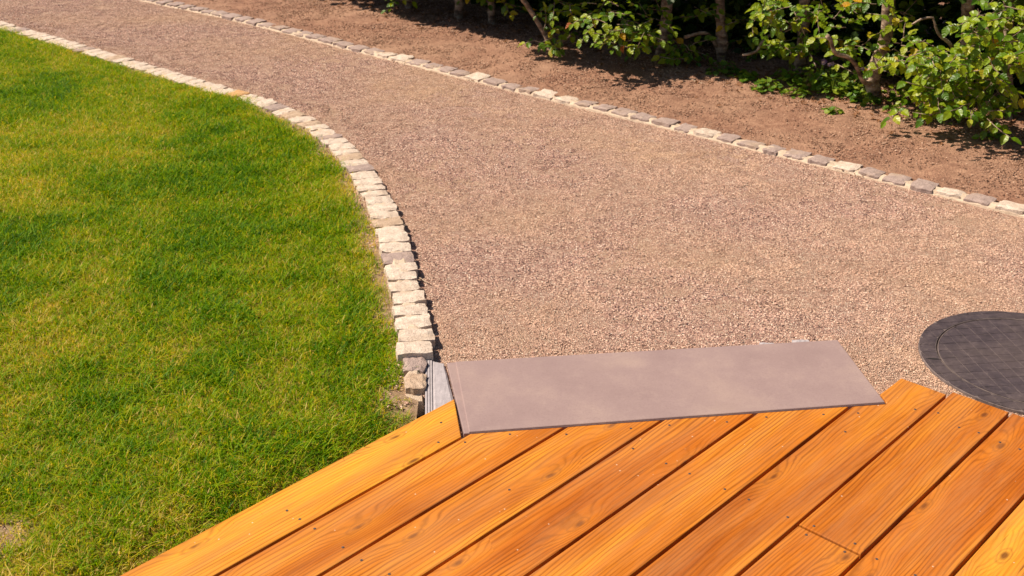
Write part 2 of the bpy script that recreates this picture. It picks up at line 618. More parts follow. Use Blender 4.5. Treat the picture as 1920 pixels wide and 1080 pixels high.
def path_z(x, y): return .013 * max(0, min(1, (y - 3.9) / .8)) * max(0, min(1, 1.6 - abs(dl(x, y)) / .14)) + .004 * nz(x, y, 1.3) + .0015 * nz(x, y, 14)
def bed_z(x, y):
    d = dr(x, y)
    return max(0.0, min(d, .5)) * .05 + .010 + .010 * nz(x, y, 2.5) + .006 * nz(x, y, 11, 3) + .003 * nz(x, y, 40, 5) * (1 if y < 7 else 0)
def lawn_z(x, y):
    d = -dl(x, y)
    z = .012 * max(0, min(1, 1.7 - abs(d) / .12)) * max(0, min(1, (y - 2.9) / .5)) + .008 * nz(x, y, 1.1) + .004 * nz(x, y, 9) + min(max(d - .05, 0), .1) * .08
    k = max(0, min(1, (off[0] - .03 - uv(Vector((x, y))).y) / .08))          # falls away a little under the deck edge
    if y < KEND + .12: k = min(k, max(0, min(1, (block_l + .01 - x) / .03)))
    return z * k - .014 * (1 - k)


path = sheet('gravel_path', -8.6, 9.4, .2, 12.4, .04,
             lambda x, y: dl(x, y) > -.035 and dr(x, y) < .02 and not in_deck(x, y, -.02) and not in_slab(x, y)
             and (Vector((x, y)) - MC).length > MI - .05 and not (x < block_x and y < KEND + .1) and (y > 1.0), path_z, M['gravel'])
bed = sheet('soil_bed', -8.6, 9.4, 2.0, 12.4, .03, lambda x, y: dr(x, y) > -.01, bed_z, M['soil'])
edge_noise = lambda x, y: .5 + .5 * nz(x, y, 6, 7)


def lawn_edge(x, y):
    d = -dl(x, y) if y > KEND else block_x - x
    if y < KEND + .1:                                     # bare corner by the block
        c = P(770, 745).xy
        d = min(d, (Vector((x, y)) - c).length - .03)
    w = .072 + (.008 if y < 4.4 else 0) + .035 * nz(x, y, 5, 2) + (-.02 if y < KEND + .35 else 0) - (.04 if y > 4.9 else 0)
    bare = (Vector((x, y)) - P(5, 1015).xy).length
    return max(1 - max(0, (d - w) / .05 + .5), 1 - (bare - .02) / .06 if bare < .1 else 0, 0)


lawn = sheet('lawn_ground', -8.6, .2, .2, 12.4, .035,
             lambda x, y: (dl(x, y) < .0 if y > KEND else x < block_l + .004) and uv(Vector((x, y))).y < off[0] + .01, lawn_z, M['lawn'],
             {'edge': lambda x, y: min(1, lawn_edge(x, y))})

# ------------------------------------------------------------------ scatter (geometry nodes) for what nobody could count
hidden = []


def source_collection(name, meshes):
    c = bpy.data.collections.new(name)
    for i, me in enumerate(meshes):
        c.objects.link(bpy.data.objects.new(name + '_piece', me))
    return c


def scatter(name, base_me, coll, density_attr, dens, smin, smax, tilt, label_kind='stuff', scale_attr=None, seed=1):
    ng = bpy.data.node_groups.new(name, 'GeometryNodeTree')
    ng.interface.new_socket('Geometry', in_out='INPUT', socket_type='NodeSocketGeometry')
    ng.interface.new_socket('Geometry', in_out='OUTPUT', socket_type='NodeSocketGeometry')
    n = ng.nodes; L = ng.links.new
    gi, go = n.new('NodeGroupInput'), n.new('NodeGroupOutput')
    dp = n.new('GeometryNodeDistributePointsOnFaces'); dp.inputs['Seed'].default_value = seed
    na = n.new('GeometryNodeInputNamedAttribute'); na.data_type = 'FLOAT'; na.inputs[0].default_value = density_attr
    mu = n.new('ShaderNodeMath'); mu.operation = 'MULTIPLY'; mu.inputs[1].default_value = dens
    L(na.outputs[0], mu.inputs[0]); L(mu.outputs[0], dp.inputs['Density']); L(gi.outputs[0], dp.inputs['Mesh'])
    ci = n.new('GeometryNodeCollectionInfo'); ci.inputs[0].default_value = coll
    ci.inputs['Separate Children'].default_value = True; ci.inputs['Reset Children'].default_value = True
    io = n.new('GeometryNodeInstanceOnPoints'); io.inputs['Pick Instance'].default_value = True
    L(dp.outputs['Points'], io.inputs['Points']); L(ci.outputs[0], io.inputs['Instance'])
    rv = n.new('FunctionNodeRandomValue'); rv.data_type = 'FLOAT_VECTOR'
    rv.inputs[0].default_value = (-tilt, -tilt, 0); rv.inputs[1].default_value = (tilt, tilt, 6.283)
    L(rv.outputs[0], io.inputs['Rotation'])
    rs = n.new('FunctionNodeRandomValue'); rs.data_type = 'FLOAT'; rs.inputs[2].default_value = smin; rs.inputs[3].default_value = smax; rs.inputs['Seed'].default_value = 5
    so_ = rs.outputs[1]
    if scale_attr:
        sa = n.new('GeometryNodeInputNamedAttribute'); sa.data_type = 'FLOAT'; sa.inputs[0].default_value = scale_attr
        m2 = n.new('ShaderNodeMath'); m2.operation = 'MULTIPLY'; L(so_, m2.inputs[0]); L(sa.outputs[0], m2.inputs[1]); so_ = m2.outputs[0]
    L(so_, io.inputs['Scale'])
    L(io.outputs[0], go.inputs[0])
    o = link(name, base_me)
    md = o.modifiers.new('scatter', 'NODES'); md.node_group = ng
    tag(o, kind='stuff')
    return o


def set_attr(me, nm, fn):
    a = me.attributes.new(nm, 'FLOAT', 'POINT')
    a.data.foreach_set('value', [fn(p.co.x, p.co.y) for p in me.vertices])


def seen(x, y, m=.25):
    """inside the camera's ground footprint, with a margin for a step to the side"""
    return 1.2 < y < 8.6 and abs(x) < .47 * y + .25 + m


ICO = None
def pebble(rg, s):
    global ICO
    if ICO is None:
        bm = bmesh.new(); bmesh.ops.create_icosphere(bm, subdivisions=1, radius=1)
        bm.verts.ensure_lookup_table()
        ICO = ([v.co.copy() for v in bm.verts], [tuple(x.index for x in f.verts) for f in bm.faces]); bm.free()
    m = Matrix.Rotation(rg.uniform(0, 6.28), 3, 'Z') @ Matrix.Rotation(rg.uniform(-.6, .6), 3, 'X') @ Matrix.Diagonal((s * rg.uniform(.8, 1.35), s * rg.uniform(.65, 1), s * rg.uniform(.45, .8)))
    return [m @ (v * rg.uniform(.75, 1.15)) for v in ICO[0]], ICO[1]


def pebble_patch(name, n, rad, s0, s1, mat, seed):
    rg = random.Random(seed); v = []; f = []; tn = []
    for _ in range(n):
        r = rad * math.sqrt(rg.random()); a = rg.uniform(0, 6.283)
        s = rg.uniform(s0, s1) * (1.6 if rg.random() < .03 else 1)
        pv, pf = pebble(rg, s); b = len(v)
        c = Vector((r * math.cos(a), r * math.sin(a), rg.uniform(-.1, .5) * s))
        v += [p + c for p in pv]; f += [tuple(i + b for i in q) for q in pf]; tn += [rg.random()] * len(pv)
    me = mesh(name, v, f); me.materials.append(mat)
    a = me.attributes.new('tone', 'FLOAT', 'POINT'); a.data.foreach_set('value', tn)
    return me


gp = path.data.copy(); gp.materials.clear()
set_attr(gp, 'dens', lambda x, y: (0 if not seen(x, y) else 1.0) * (1 if dl(x, y) > .03 and dr(x, y) < -.02 and (Vector((x, y)) - MC).length > MR and not in_deck(x, y, .02) else .25 if (Vector((x, y)) - MC).length > MR + .0 else 0))
gravel = scatter('gravel', gp, source_collection('gravel_grains', [pebble_patch('gravel_grains', 140, .034, .0011, .0025, M['grain'], i) for i in range(9)]),
                 'dens', 600, .8, 1.2, .04, seed=3)

bp = bed.data.copy(); bp.materials.clear()
set_attr(bp, 'dens', lambda x, y: (1 if seen(x, y, .6) else 0) * (1 if dr(x, y) > .05 else .2) * (.45 + .9 * max(0, nz(x, y, 2.2, 9) + .35)))
scatter('soil_crumbs', bp, source_collection('crumbs', [pebble_patch('soil_crumbs', 44, .05, .0010, .0040, M['crumb'], 40 + i) for i in range(7)]), 'dens', 420, .7, 1.4, .05, seed=6)
# thin scatter of stray grit along the lawn edge
lp = lawn.data.copy(); lp.materials.clear()
set_attr(lp, 'dens', lambda x, y: (1 if seen(x, y) else 0) * min(1, lawn_edge(x, y)))
scatter('edge_grit', lp, source_collection('edge_grit_pieces', [pebble_patch('edge_grit', 24, .03, .0015, .0045, M['grain'], 60 + i) for i in range(5)]), 'dens', 420, .7, 1.3, .1, seed=8)


# grass tufts
def tuft(seed, nb, rad, h0, h1, lean, w):
    rg = random.Random(seed); v = []; f = []; tn = []
    for _ in range(nb):
        r = rad * math.sqrt(rg.random()); a = rg.uniform(0, 6.283)
        bx, by = r * math.cos(a), r * math.sin(a)
        h = rg.uniform(h0, h1); az = rg.uniform(0, 6.283); le = rg.uniform(.15, lean) * h; ww = w * rg.uniform(.7, 1.25)
        dx, dy = math.cos(az), math.sin(az); sx, sy = -dy, dx
        tw = rg.uniform(-.8, .8); b = len(v)
        for k, (t, wk) in enumerate(((0, .8), (.4, 1), (.75, .75))):
            cx, cy, cz = bx + dx * le * t * t, by + dy * le * t * t, h * (t - .12 * t * t * lean)
            c_, s_ = math.cos(tw * t), math.sin(tw * t)
            ex, ey = (sx * c_ - sy * s_) * ww * wk, (sx * s_ + sy * c_) * ww * wk
            v.append((cx - ex, cy - ey, cz)); v.append((cx + ex, cy + ey, cz))
        v.append((bx + dx * le * 1.05, by + dy * le * 1.05, h * (1 - .12 * lean)))
        f += [(b, b + 1, b + 3, b + 2), (b + 2, b + 3, b + 5, b + 4), (b + 4, b + 5, b + 6)]
        tn += [min(1, max(0, rg.gauss(.5, .24))) + (.5 if rg.random() < .05 else 0)] * 7
    me = mesh('grass_tuft', v, f); me.materials.append(M['grass'])
    a = me.attributes.new('tone', 'FLOAT', 'POINT'); a.data.foreach_set('value', tn)
    return me


DARKP = [(370, 270, .20, .30), (90, 160, .26, .4), (20, 470, .2, .32), (420, 350, .30, .24), (680, 585, .10, .34), (230, 330, .2, .12), (600, 300, .15, .15), (300, 600, .2, .12),
         (640, 700, .18, .25), (450, 860, .16, .22), (700, 790, .08, .25), (20, 560, .15, .2), (330, 480, .2, .2), (560, 540, .12, .15), (250, 920, .14, .18), (170, 230, .25, .12), (330, 215, .2, .15), (520, 440, .2, .15)]
YELP = [(60, 370, .2, .2), (200, 545, .14, .3), (160, 260, .28, .2), (600, 370, .16, .2), (80, 660, .2, .28), (340, 650, .14, .18), (560, 630, .1, .14), (30, 320, .2, .16), (270, 300, .15, .18), (490, 330, .1, .1), (120, 470, .12, .14), (700, 470, .1, .2), (350, 780, .1, .14), (30, 860, .14, .16), (480, 760, .08, .16)]
DARKP = [(P(a, b).xy, r, s) for a, b, r, s in DARKP]; YELP = [(P(a, b).xy, r, s) for a, b, r, s in YELP]


def tone(x, y):
    p = Vector((x, y)); t = .50 + .20 * nz(x, y, 1.6, 1) + .20 * nz(x, y, 6, 4) + .16 * nz(x, y, 20, 5)
    for c, r, s in DARKP:
        q = p - c; d = math.hypot(q.x, q.y * .8) / r
        if d < 1.6: t -= s * .72 * math.exp(-d * d * 1.6)
    for c, r, s in YELP:
        q = p - c; d = math.hypot(q.x, q.y * .8) / r
        if d < 1.6: t += s * .6 * math.exp(-d * d * 1.6)
    e = lawn_edge(x, y)
    return min(1, max(0, t + .22 * min(1, e)))


tp = lawn.data.copy(); tp.materials.clear()
set_attr(tp, 'tone', tone)
set_attr(tp, 'dens', lambda x, y: (1 if seen(x, y, .35) else .12 if y < 9 else 0) * max(0, min(1, 1.0 - lawn_edge(x, y) * 1.15)) * (0 if uv(Vector((x, y))).y > off[0] - .02 else 1) + (.02 if seen(x, y) and uv(Vector((x, y))).y < off[0] - .03 else 0))
set_attr(tp, 'size', lambda x, y: (.72 + .75 * (1 - tone(x, y)) + .25 * nz(x, y, 9, 8)) * (1 if y < 5.2 else .85))
grass = scatter('grass', tp, source_collection('grass_tufts', [tuft(i, 18, .021, .009, .023, 1.3, .0009) for i in range(9)] + [tuft(90 + i, 8, .02, .016, .032, 1.8, .0008) for i in range(3)]),
                'dens', 4200, .75, 1.2, .12, scale_attr='size', seed=2)

# ------------------------------------------------------------------ kerbs
def sett(rg, L, Wd, Hh):
    """one split granite sett: a cushion with chipped, uneven edges"""
    nx, ny = 5, 5; v = []; f = []; z0 = -.06; tx, ty = rg.uniform(-.0015, .0015), rg.uniform(-.002, .002)
    for j in range(ny + 1):
        for i in range(nx + 1):
            a, b = i / nx * 2 - 1, j / ny * 2 - 1
            ed = max(abs(a), abs(b))
            x = a * L / 2 * (1 - .05 * abs(b) ** 3) + rg.uniform(-1, 1) * .0022; y = b * Wd / 2 * (1 - .05 * abs(a) ** 3) + rg.uniform(-1, 1) * .0022
            if ed == 1: x += rg.uniform(-1, 1) * .002; y += rg.uniform(-1, 1) * .003
            z = Hh - (rg.uniform(.0015, .0055) if ed == 1 else 0) + rg.uniform(-1, 1) * .0011 + a * tx + b * ty
            v.append((x, y, z))
    W_ = nx + 1
    for j in range(ny):
        for i in range(nx): f.append((j * W_ + i, j * W_ + i + 1, (j + 1) * W_ + i + 1, (j + 1) * W_ + i))
    loop = [i for i in range(W_)] + [j * W_ + nx for j in range(1, ny + 1)] + [ny * W_ + i for i in range(nx - 1, -1, -1)] + [j * W_ for j in range(ny - 1, 0, -1)]
    b0 = len(v)
    for q in loop: v.append((v[q][0] * 1.02, v[q][1] * 1.02, z0))
    n = len(loop)
    for q in range(n): f.append((loop[(q + 1) % n], loop[q], b0 + q, b0 + (q + 1) % n))
    return mesh('kerb_stone', v, f, False)


def ribbon(name, line, w0, w1, zt, seed, mat, parent, z0=-.05, taper=False):
    rg = random.Random(seed); v = []; f = []; K = 7
    pts = resample(line, .022)
    if line is left_line: pts = pts[:-2]
    for i, p in enumerate(pts):
        a = pts[max(i - 1, 0)]; b = pts[min(i + 1, len(pts) - 1)]
        t = (b - a).normalized(); nr = Vector((-t.y, t.x))
        for k in range(K):
            s = k / (K - 1); o = w0 + (w1 - w0) * s
            if k in (0, K - 1): o += .007 * nz(p.x, p.y, 18, seed + k)
            q = p + nr * o
            z = z0 if k in (0, K - 1) else zt + (.006 * max(0, min(1, (4.0 - q.y) / .5)) if line is left_line else 0) + .0055 * nz(q.x, q.y, 38, seed) + rg.uniform(-.0012, .0012) - (.010 if k in (1, K - 2) else 0)
            if taper and i > len(pts) - 4: z = min(z, zt * (.4, .1, -.3)[i - len(pts) + 3])
            v.append((q.x, q.y, z))
    for i in range(len(pts) - 1):
        for k in range(K - 1):
            a = i * K + k; f.append((a, a + K, a + K + 1, a + 1))
    f.append(tuple(range(K))); f.append(tuple((len(pts) - 1) * K + k for k in range(K - 1, -1, -1)))
    return link(name, mesh(name, v, f, False), mat, parent)


def kerb(label, line, step, width, top, mats, seed, mort, ov=None, vis=None, joint=.006):
    rg = random.Random(seed)
    root = empty('stone_kerb', (0, 0, 0), label, 'kerb')
    pts = resample(line[::-1] if line is left_line else line, step, .14, rg)
    protos = {}
    for i in range(len(pts) - 1):
        a, b = pts[i], pts[i + 1]; c = (a + b) / 2
        if vis and not vis(c): continue
        L = (b - a).length - joint * rg.uniform(.7, 1.5); d = b - a
        nearend = line is left_line and c.y < P(780, 674, KZ).y
        me = sett(rg, L, width * (.60 if nearend else rg.uniform(.93, 1.07)), top + (.006 * max(0, min(1, (4.0 - c.y) / .5)) if line is left_line else 0) + rg.uniform(-.002, .003))
        key = rg.choices(list(mats), list(mats.values()))[0]
        if ov: key = ov(c) or key
        n = Vector((-d.y, d.x)).normalized() * rg.uniform(-.004, .004)
        link('kerb_stone', me, M[key], root, (c.x + n.x, c.y + n.y, 0), (rg.uniform(-.03, .03), rg.uniform(-.03, .03), math.atan2(d.y, d.x) + rg.uniform(-.04, .04)))
    m = ribbon('mortar', line, mort[0], mort[1], top - mort[2], seed, M['mortar'], root)
    return root


def lov(c):
    for px, py, k in [(452, 176, 'rust'), (624, 258, 'grey'), (645, 275, 'cream'), (741, 476, 'grey'), (779, 617, 'grey'), (785, 655, 'cream'), (728, 416, 'tan'), (165, 90, 'grey')]:
        if (c - P(px, py, KZ).xy).length < (.028 if k == 'rust' else .036): return k


kerb('pale cream granite sett kerb curving between the lawn and the gravel path', left_line, .071, .095, .026, {'cream': 8, 'tan': .8, 'grey': .35}, 5,
     (-.046, .047, .0025), lov, joint=.004)


K0 = [o for o in bpy.data.objects if o.name.startswith('stone_kerb')][0]
krg = random.Random(4)
for px_, py_, key_, w_ in ((777, 685, 'grey', .058), (779, 717, 'tan', .054)):
    q_ = P(px_, py_, .016).xy
    link('kerb_stone', sett(krg, .070, w_, .023), M[key_], K0, (q_.x, q_.y, 0), (0, 0, R(-88)))
nm_ = [P(777, 674, .016).xy, P(779, 742, .016).xy]
ribbon('mortar', nm_, -.034, .026, .019, 9, M['mortar'], K0, taper=True)


def rov(c):
    for px, py, k in [(1313, 239, 'cream'), (1020, 167, 'cream'), (1590, 304, 'cream'), (1765, 349, 'cream'), (720, 97, 'cream'), (745, 102, 'cream'), (1900, 382, 'cream')]:
        if (c - P(px, py, KZ).xy).length < .045: return k


kerb('mauve grey granite sett kerb in cream mortar between gravel path and hedge bed', right_line, .108, .082, .019, {'grey': 9, 'tan': .7, 'cream': .3}, 12,
     (-.062, .046, .0045), rov, joint=.017)

# ------------------------------------------------------------------ deck
def prism(poly, z0, z1, bevel=.0, seg=2):
    bm = bmesh.new()
    vs = [bm.verts.new((p[0], p[1], z1)) for p in poly]
    f = bm.faces.new(vs)
    if f.normal.z < 0 or f.calc_area() == 0: f.normal_flip()
    f.normal_update()
    if f.normal.z < 0: f.normal_flip()
    r = bmesh.ops.extrude_face_region(bm, geom=[f])
    low = [e for e in r['geom'] if isinstance(e, bmesh.types.BMVert)]
    for v in low: v.co.z = z0
    bmesh.ops.recalc_face_normals(bm, faces=bm.faces)
    if bevel:
        ed = [e for e in bm.edges if all(abs(v.co.z - z1) < 1e-6 for v in e.verts)]
        bmesh.ops.bevel(bm, geom=ed, offset=bevel, segments=seg, affect='EDGES', profile=.5)
    bmesh.ops.recalc_face_normals(bm, faces=bm.faces)
    me = bpy.data.meshes.new('p'); bm.to_mesh(me); bm.free()
    return me


deck = empty('timber_deck', (0, 0, 0), 'orange stained larch deck of wide screwed boards in the foreground', 'deck')
US = -1.6
GAP = .0038
sa, sb = uv(slab_c[0]), uv(slab_c[1])
front_u = lambda v_: sa.x + (v_ - sa.y) * (sb.x - sa.x) / (sb.y - sa.y) - .003
e0 = uv(P(1690, 708, DECK).xy); e1 = uv(P(1778, 740, DECK).xy); e2 = uv(P(1800, 740, DECK).xy); e3 = uv(P(1897, 775, DECK).xy)
jA, jB = uv(P(1500, 985, DECK).xy), uv(P(1612, 1040, DECK).xy); ju = (jA.x + jB.x) / 2
boards = []
g_ = GAP
for i in range(15):
    a, b = off[i] + (g_ if i else 0), off[i + 1] - g_
    if i == 0:
        c1, c2 = uv(P(855, 749, DECK).xy), uv(P(866, 819, DECK).xy)
        poly = [(US, a), (c1.x, a), (c2.x, b), (US, b)]
    elif i <= 4:
        poly = [(US, a), (front_u(a), a), (front_u(b), b), (US, b)]
    elif i == 5:
        k1 = uv(P(1664, 756, DECK).xy); k2 = uv(P(1651, 738, DECK).xy)
        poly = [(US, a), (front_u(a), a), (front_u(k1.y - .002), k1.y - .002), (k1.x, k1.y), (k2.x, k2.y), (e0.x, e0.y), (e1.x, b), (US, b)]
    elif i == 6:
        boards.append((6, [(US, a), (ju - .002, a), (ju - .002, b), (US, b)], 2))
        poly = [(ju + .002, a), (e2.x, a), (e3.x, b), (ju + .002, b)]
    else:
        s = (e3.x - e0.x) / (e3.y - e0.y)
        poly = [(US, a), (e3.x + .004 + (a - e3.y) * s * .7, a), (e3.x + (b - e3.y) * s * .8, b), (US, b)]
    boards.append((i, poly, {0: 0, 1: 1, 2: 1, 3: 2, 4: 1, 5: 1, 6: 1, 7: 2, 8: 0}.get(i, i % 3)))
board_obj = []
brg = random.Random(3)
for i, poly, w in boards:
    vc = (min(p[1] for p in poly) + max(p[1] for p in poly)) / 2
    umax = max(p[0] for p in poly)
    dz = brg.uniform(-.0012, .0012) if i > 4 else brg.uniform(-.001, 0)
    # local frame: x along the board, y across; V is to the right of U
    me = prism([(p[0] - umax, -(p[1] - vc)) for p in poly], -.027, 0, .0022)
    me.name = 'board'
    c = U * umax + V * vc
    o = link('board', me, WOOD[w], deck, (c.x, c.y, DECK + dz), (0, 0, UA))
    board_obj.append((i, poly, o, c))

SCREWS = [(827, 792), (822, 829), (538, 957), (562, 973), (590, 991), (643, 1026), (872, 829), (956, 814), (678, 1050), (730, 1076), (1062, 814), (1183, 803), (955, 978 - 60), (1255, 797), (1363, 791),
          (1187, 841), (1249, 869), (1437, 782), (1544, 777), (1293, 888), (1359, 917), (1404, 936), (1477, 969), (1609, 774), (1716, 767), (1585, 809), (1759, 775), (1798, 802),
          (1835, 812), (1526, 987), (1603, 1020), (1512, 1002), (1584, 1034), (1875, 829), (1644, 1048), (1912, 842), (1716, 1078)]


def screw_mesh():
    bm = bmesh.new()
    bmesh.ops.create_cone(bm, cap_ends=True, segments=12, radius1=.0033, radius2=.0029, depth=.0010)
    r = bmesh.ops.create_cone(bm, cap_ends=True, segments=6, radius1=.0014, radius2=.0014, depth=.0005)
    for v in r['verts']: v.co.z += .00075
    me = bpy.data.meshes.new('screw'); bm.to_mesh(me); bm.free(); me.materials.append(M['screw']); return me


SC = screw_mesh()
for px, py in SCREWS:
    p = P(px, py, DECK); q = uv(p.xy)
    for i, poly, o, c in board_obj:
        if min(a[1] for a in poly) < q.y < max(a[1] for a in poly) and min(a[0] for a in poly) < q.x < max(a[0] for a in poly):
            s = link('screw', SC, None, o)
            s.location = (q.x - max(a[0] for a in poly), -(q.y - (min(a[1] for a in poly) + max(a[1] for a in poly)) / 2), .0003)
            break
for u_ in (-1.4, -.85, -.3, .25, .72, 1.13, 1.62, 2.05):
    v1 = off[-1]
    v0 = off[0] + .02
    if u_ > 1.3: v0 = off[5] + .02
    if u_ > 1.7: v0 = off[5] + .05
    if u_ > 2.0: v0 = off[6] + .3
    me = prism([(u_ - .03, -v0), (u_ + .03, -v0), (u_ + .03, -v1), (u_ - .03, -v1)], -.13, -.0275)
    me.name = 'joist'
    link('joist', me, M['joist'], deck, (0, 0, DECK - .001), (0, 0, UA))

# ------------------------------------------------------------------ stone slab, kerbstone block, concrete lumps
ax = (slab_c[1] - slab_c[0]).normalized(); ang = math.atan2(ax.y, ax.x)
inv = Matrix.Rotation(-ang, 2)
loc = [inv @ (p - slab_c[0]) for p in slab_c]
st = empty('stone_step_slab', (slab_c[0].x, slab_c[0].y, 0), 'long mauve grey stone slab laid flush between the deck and the gravel path', 'slab')
st.rotation_euler.z = ang
body = prism([(loc[0].x, loc[0].y), (loc[1].x, loc[1].y), (loc[2].x, loc[2].y), (loc[3].x, loc[3].y)], -.03, DECK + .0005, .002); body.name = 'slab_base'
link('slab_base', body, M['slab'], st)
ins = .022
top = prism([(loc[0].x + .012, loc[0].y + .001), (loc[1].x - .001, loc[1].y + .001), (loc[2].x - .001, loc[2].y - .002), (loc[3].x + ins, loc[3].y - .002)], DECK + .0005, DECK + .0035, .0028, 3); top.name = 'slab_top'
link('slab_top', top, M['slab'], st)

bk = [P(797, 770, DECK).xy, P(857, 750, DECK).xy, P(838, 677, DECK).xy, P(797, 672, DECK).xy]
bk[0] = bk[3] + (bk[0] - bk[3]) * 1.35; bk[1] = bk[2] + (bk[1] - bk[2]) * 1.25
kb = empty('edge_kerbstone', (0, 0, 0), 'rough blue grey kerbstone block between cream kerb, slab and deck corner', 'kerbstone')
w1 = .0195


def rough_top(name, quad, z0, z1, amp, mat, parent, n=9, m=14):
    v = []; f = []
    for j in range(m + 1):
        for i in range(n + 1):
            s, t = i / n, j / m
            p = (quad[0] * (1 - s) + quad[1] * s) * (1 - t) + (quad[3] * (1 - s) + quad[2] * s) * t
            e = i in (0, n) or j in (0, m)
            v.append((p.x + (brg.uniform(-1, 1) * amp * .4 if e else 0), p.y, z1 + (amp * nz(p.x, p.y, 60, 3) + brg.uniform(-1, 1) * amp * .4) - (.004 if e else 0)))
    for j in range(m):
        for i in range(n):
            a = j * (n + 1) + i; f.append((a, a + 1, a + n + 2, a + n + 1))
    ring_ = [i for i in range(n + 1)] + [j * (n + 1) + n for j in range(1, m + 1)] + [m * (n + 1) + i for i in range(n - 1, -1, -1)] + [j * (n + 1) for j in range(m - 1, 0, -1)]
    b = len(v)
    for q in ring_: v.append((v[q][0], v[q][1], z0))
    for q in range(len(ring_)): f.append((ring_[(q + 1) % len(ring_)], ring_[q], b + q, b + (q + 1) % len(ring_)))
    return link(name, mesh(name, v, f, False), mat, parent)


sx = Vector((w1, 0))
DB = DECK - .004      # the block lies just under the level of the deck board
rough_top('kerbstone_face', [bk[0] + sx, bk[1] + Vector((-.007, 0)), bk[2] + Vector((-.008, 0)), bk[3] + sx], -.12, DECK - .0045, .0007, M['granite'], kb)
for k, (o0, o1, zz) in enumerate(((0, .0055, DECK - .0055), (.0065, .0125, DECK - .0045), (.0135, .0185, DECK - .005))):
    q = [bk[0] + Vector((o0, 0)), bk[0] + Vector((o1, 0)), bk[3] + Vector((o1, 0)), bk[3] + Vector((o0, 0))]
    me = prism([(p.x, p.y) for p in q], -.12, zz, .0015); me.name = 'edge_strip'
    link('edge_strip', me, M['granite'], kb)

def lump(x0, y0, x1, y1, zt, label):
    a = P(x0, y1, DECK).xy; b = P(x1, y1, DECK).xy
    dpt = P(x0, y0, zt).y - P(x0, y1, zt).y
    q = [a + Vector((0, -.01)), b + Vector((0, -.01)), b + Vector((-.006, dpt)), a + Vector((.004, dpt))]
    o = rough_top('concrete_lump', q, -.02, zt, .003, M['granite'], None, 8, 4)
    tag(o, label, 'concrete lump', 'concrete lumps behind the stone slab')
lump(1424, 639, 1458, 645, .013, 'flat pale concrete lump against back edge of slab, nearer the slab middle')
lump(1486, 634, 1524, 641, .014, 'blue grey concrete lump against back edge of slab, nearer its right end')

# ------------------------------------------------------------------ manhole cover
mh = empty('manhole_cover', (MC.x, MC.y, 0), 'round dark cast cover with tiled tread pattern set in gravel beside the deck', 'manhole cover')


def annulus(name, r0, r1, z0, z1, mat, parent, seg=96, bev=.004):
    prof = [(r0, z0), (r0, z1 - bev), (r0 + bev, z1), (r1 - bev, z1), (r1, z1 - bev), (r1, z0)]
    v = []; f = []; n = len(prof)
    for i in range(seg):
        a = i / seg * 6.28318
        for r, z in prof: v.append((r * math.cos(a), r * math.sin(a), z))
    for i in range(seg):
        for k in range(n - 1):
            a = i * n + k; b = ((i + 1) % seg) * n + k; f.append((a, b, b + 1, a + 1))
    me = mesh(name, v, f); return link(name, me, mat, parent)


annulus('rim', MI + .0035, MR, -.03, .0065, M['dust'], mh, bev=.0012)
annulus('rim_seat', MI - .02, MI + .0065, -.03, -.006, M['black'], mh, bev=.001)
bm = bmesh.new(); bmesh.ops.create_circle(bm, cap_ends=True, segments=96, radius=MI)
bm.faces.ensure_lookup_table()
r = bmesh.ops.extrude_face_region(bm, geom=list(bm.faces)); 
for e in r['geom']:
    if isinstance(e, bmesh.types.BMVert): e.co.z = .0055
bmesh.ops.recalc_face_normals(bm, faces=bm.faces)
me = bpy.data.meshes.new('lid'); bm.to_mesh(me); bm.free()
lid = link('lid', me, M['dust'], mh)
TA = R(-83 + 90)
PT = .0385


def clip_rect(x0, x1, y0, y1, ri, ro):
    """rectangle clipped to the ring ri..ro (sampled outline)"""
    pts = []
    for k in range(6): pts.append((x0 + (x1 - x0) * k / 6, y0))
    for k in range(6): pts.append((x1, y0 + (y1 - y0) * k / 6))
    for k in range(6): pts.append((x1 - (x1 - x0) * k / 6, y1))
    for k in range(6): pts.append((x0, y1 - (y1 - y0) * k / 6))
    out = []
    for x, y in pts:
        r_ = math.hypot(x, y)
        if r_ > ro: x, y = x * ro / r_, y * ro / r_
        elif r_ < ri and r_ > 0: x, y = x * ri / r_, y * ri / r_
        if not out or math.hypot(x - out[-1][0], y - out[-1][1]) > .0012: out.append((x, y))
    if len(out) > 2 and math.hypot(out[0][0] - out[-1][0], out[0][1] - out[-1][1]) < .0012: out.pop()
    A = sum(out[i][0] * out[(i + 1) % len(out)][1] - out[(i + 1) % len(out)][0] * out[i][1] for i in range(len(out))) / 2 if len(out) > 2 else 0
    return out if abs(A) > 4e-5 else None


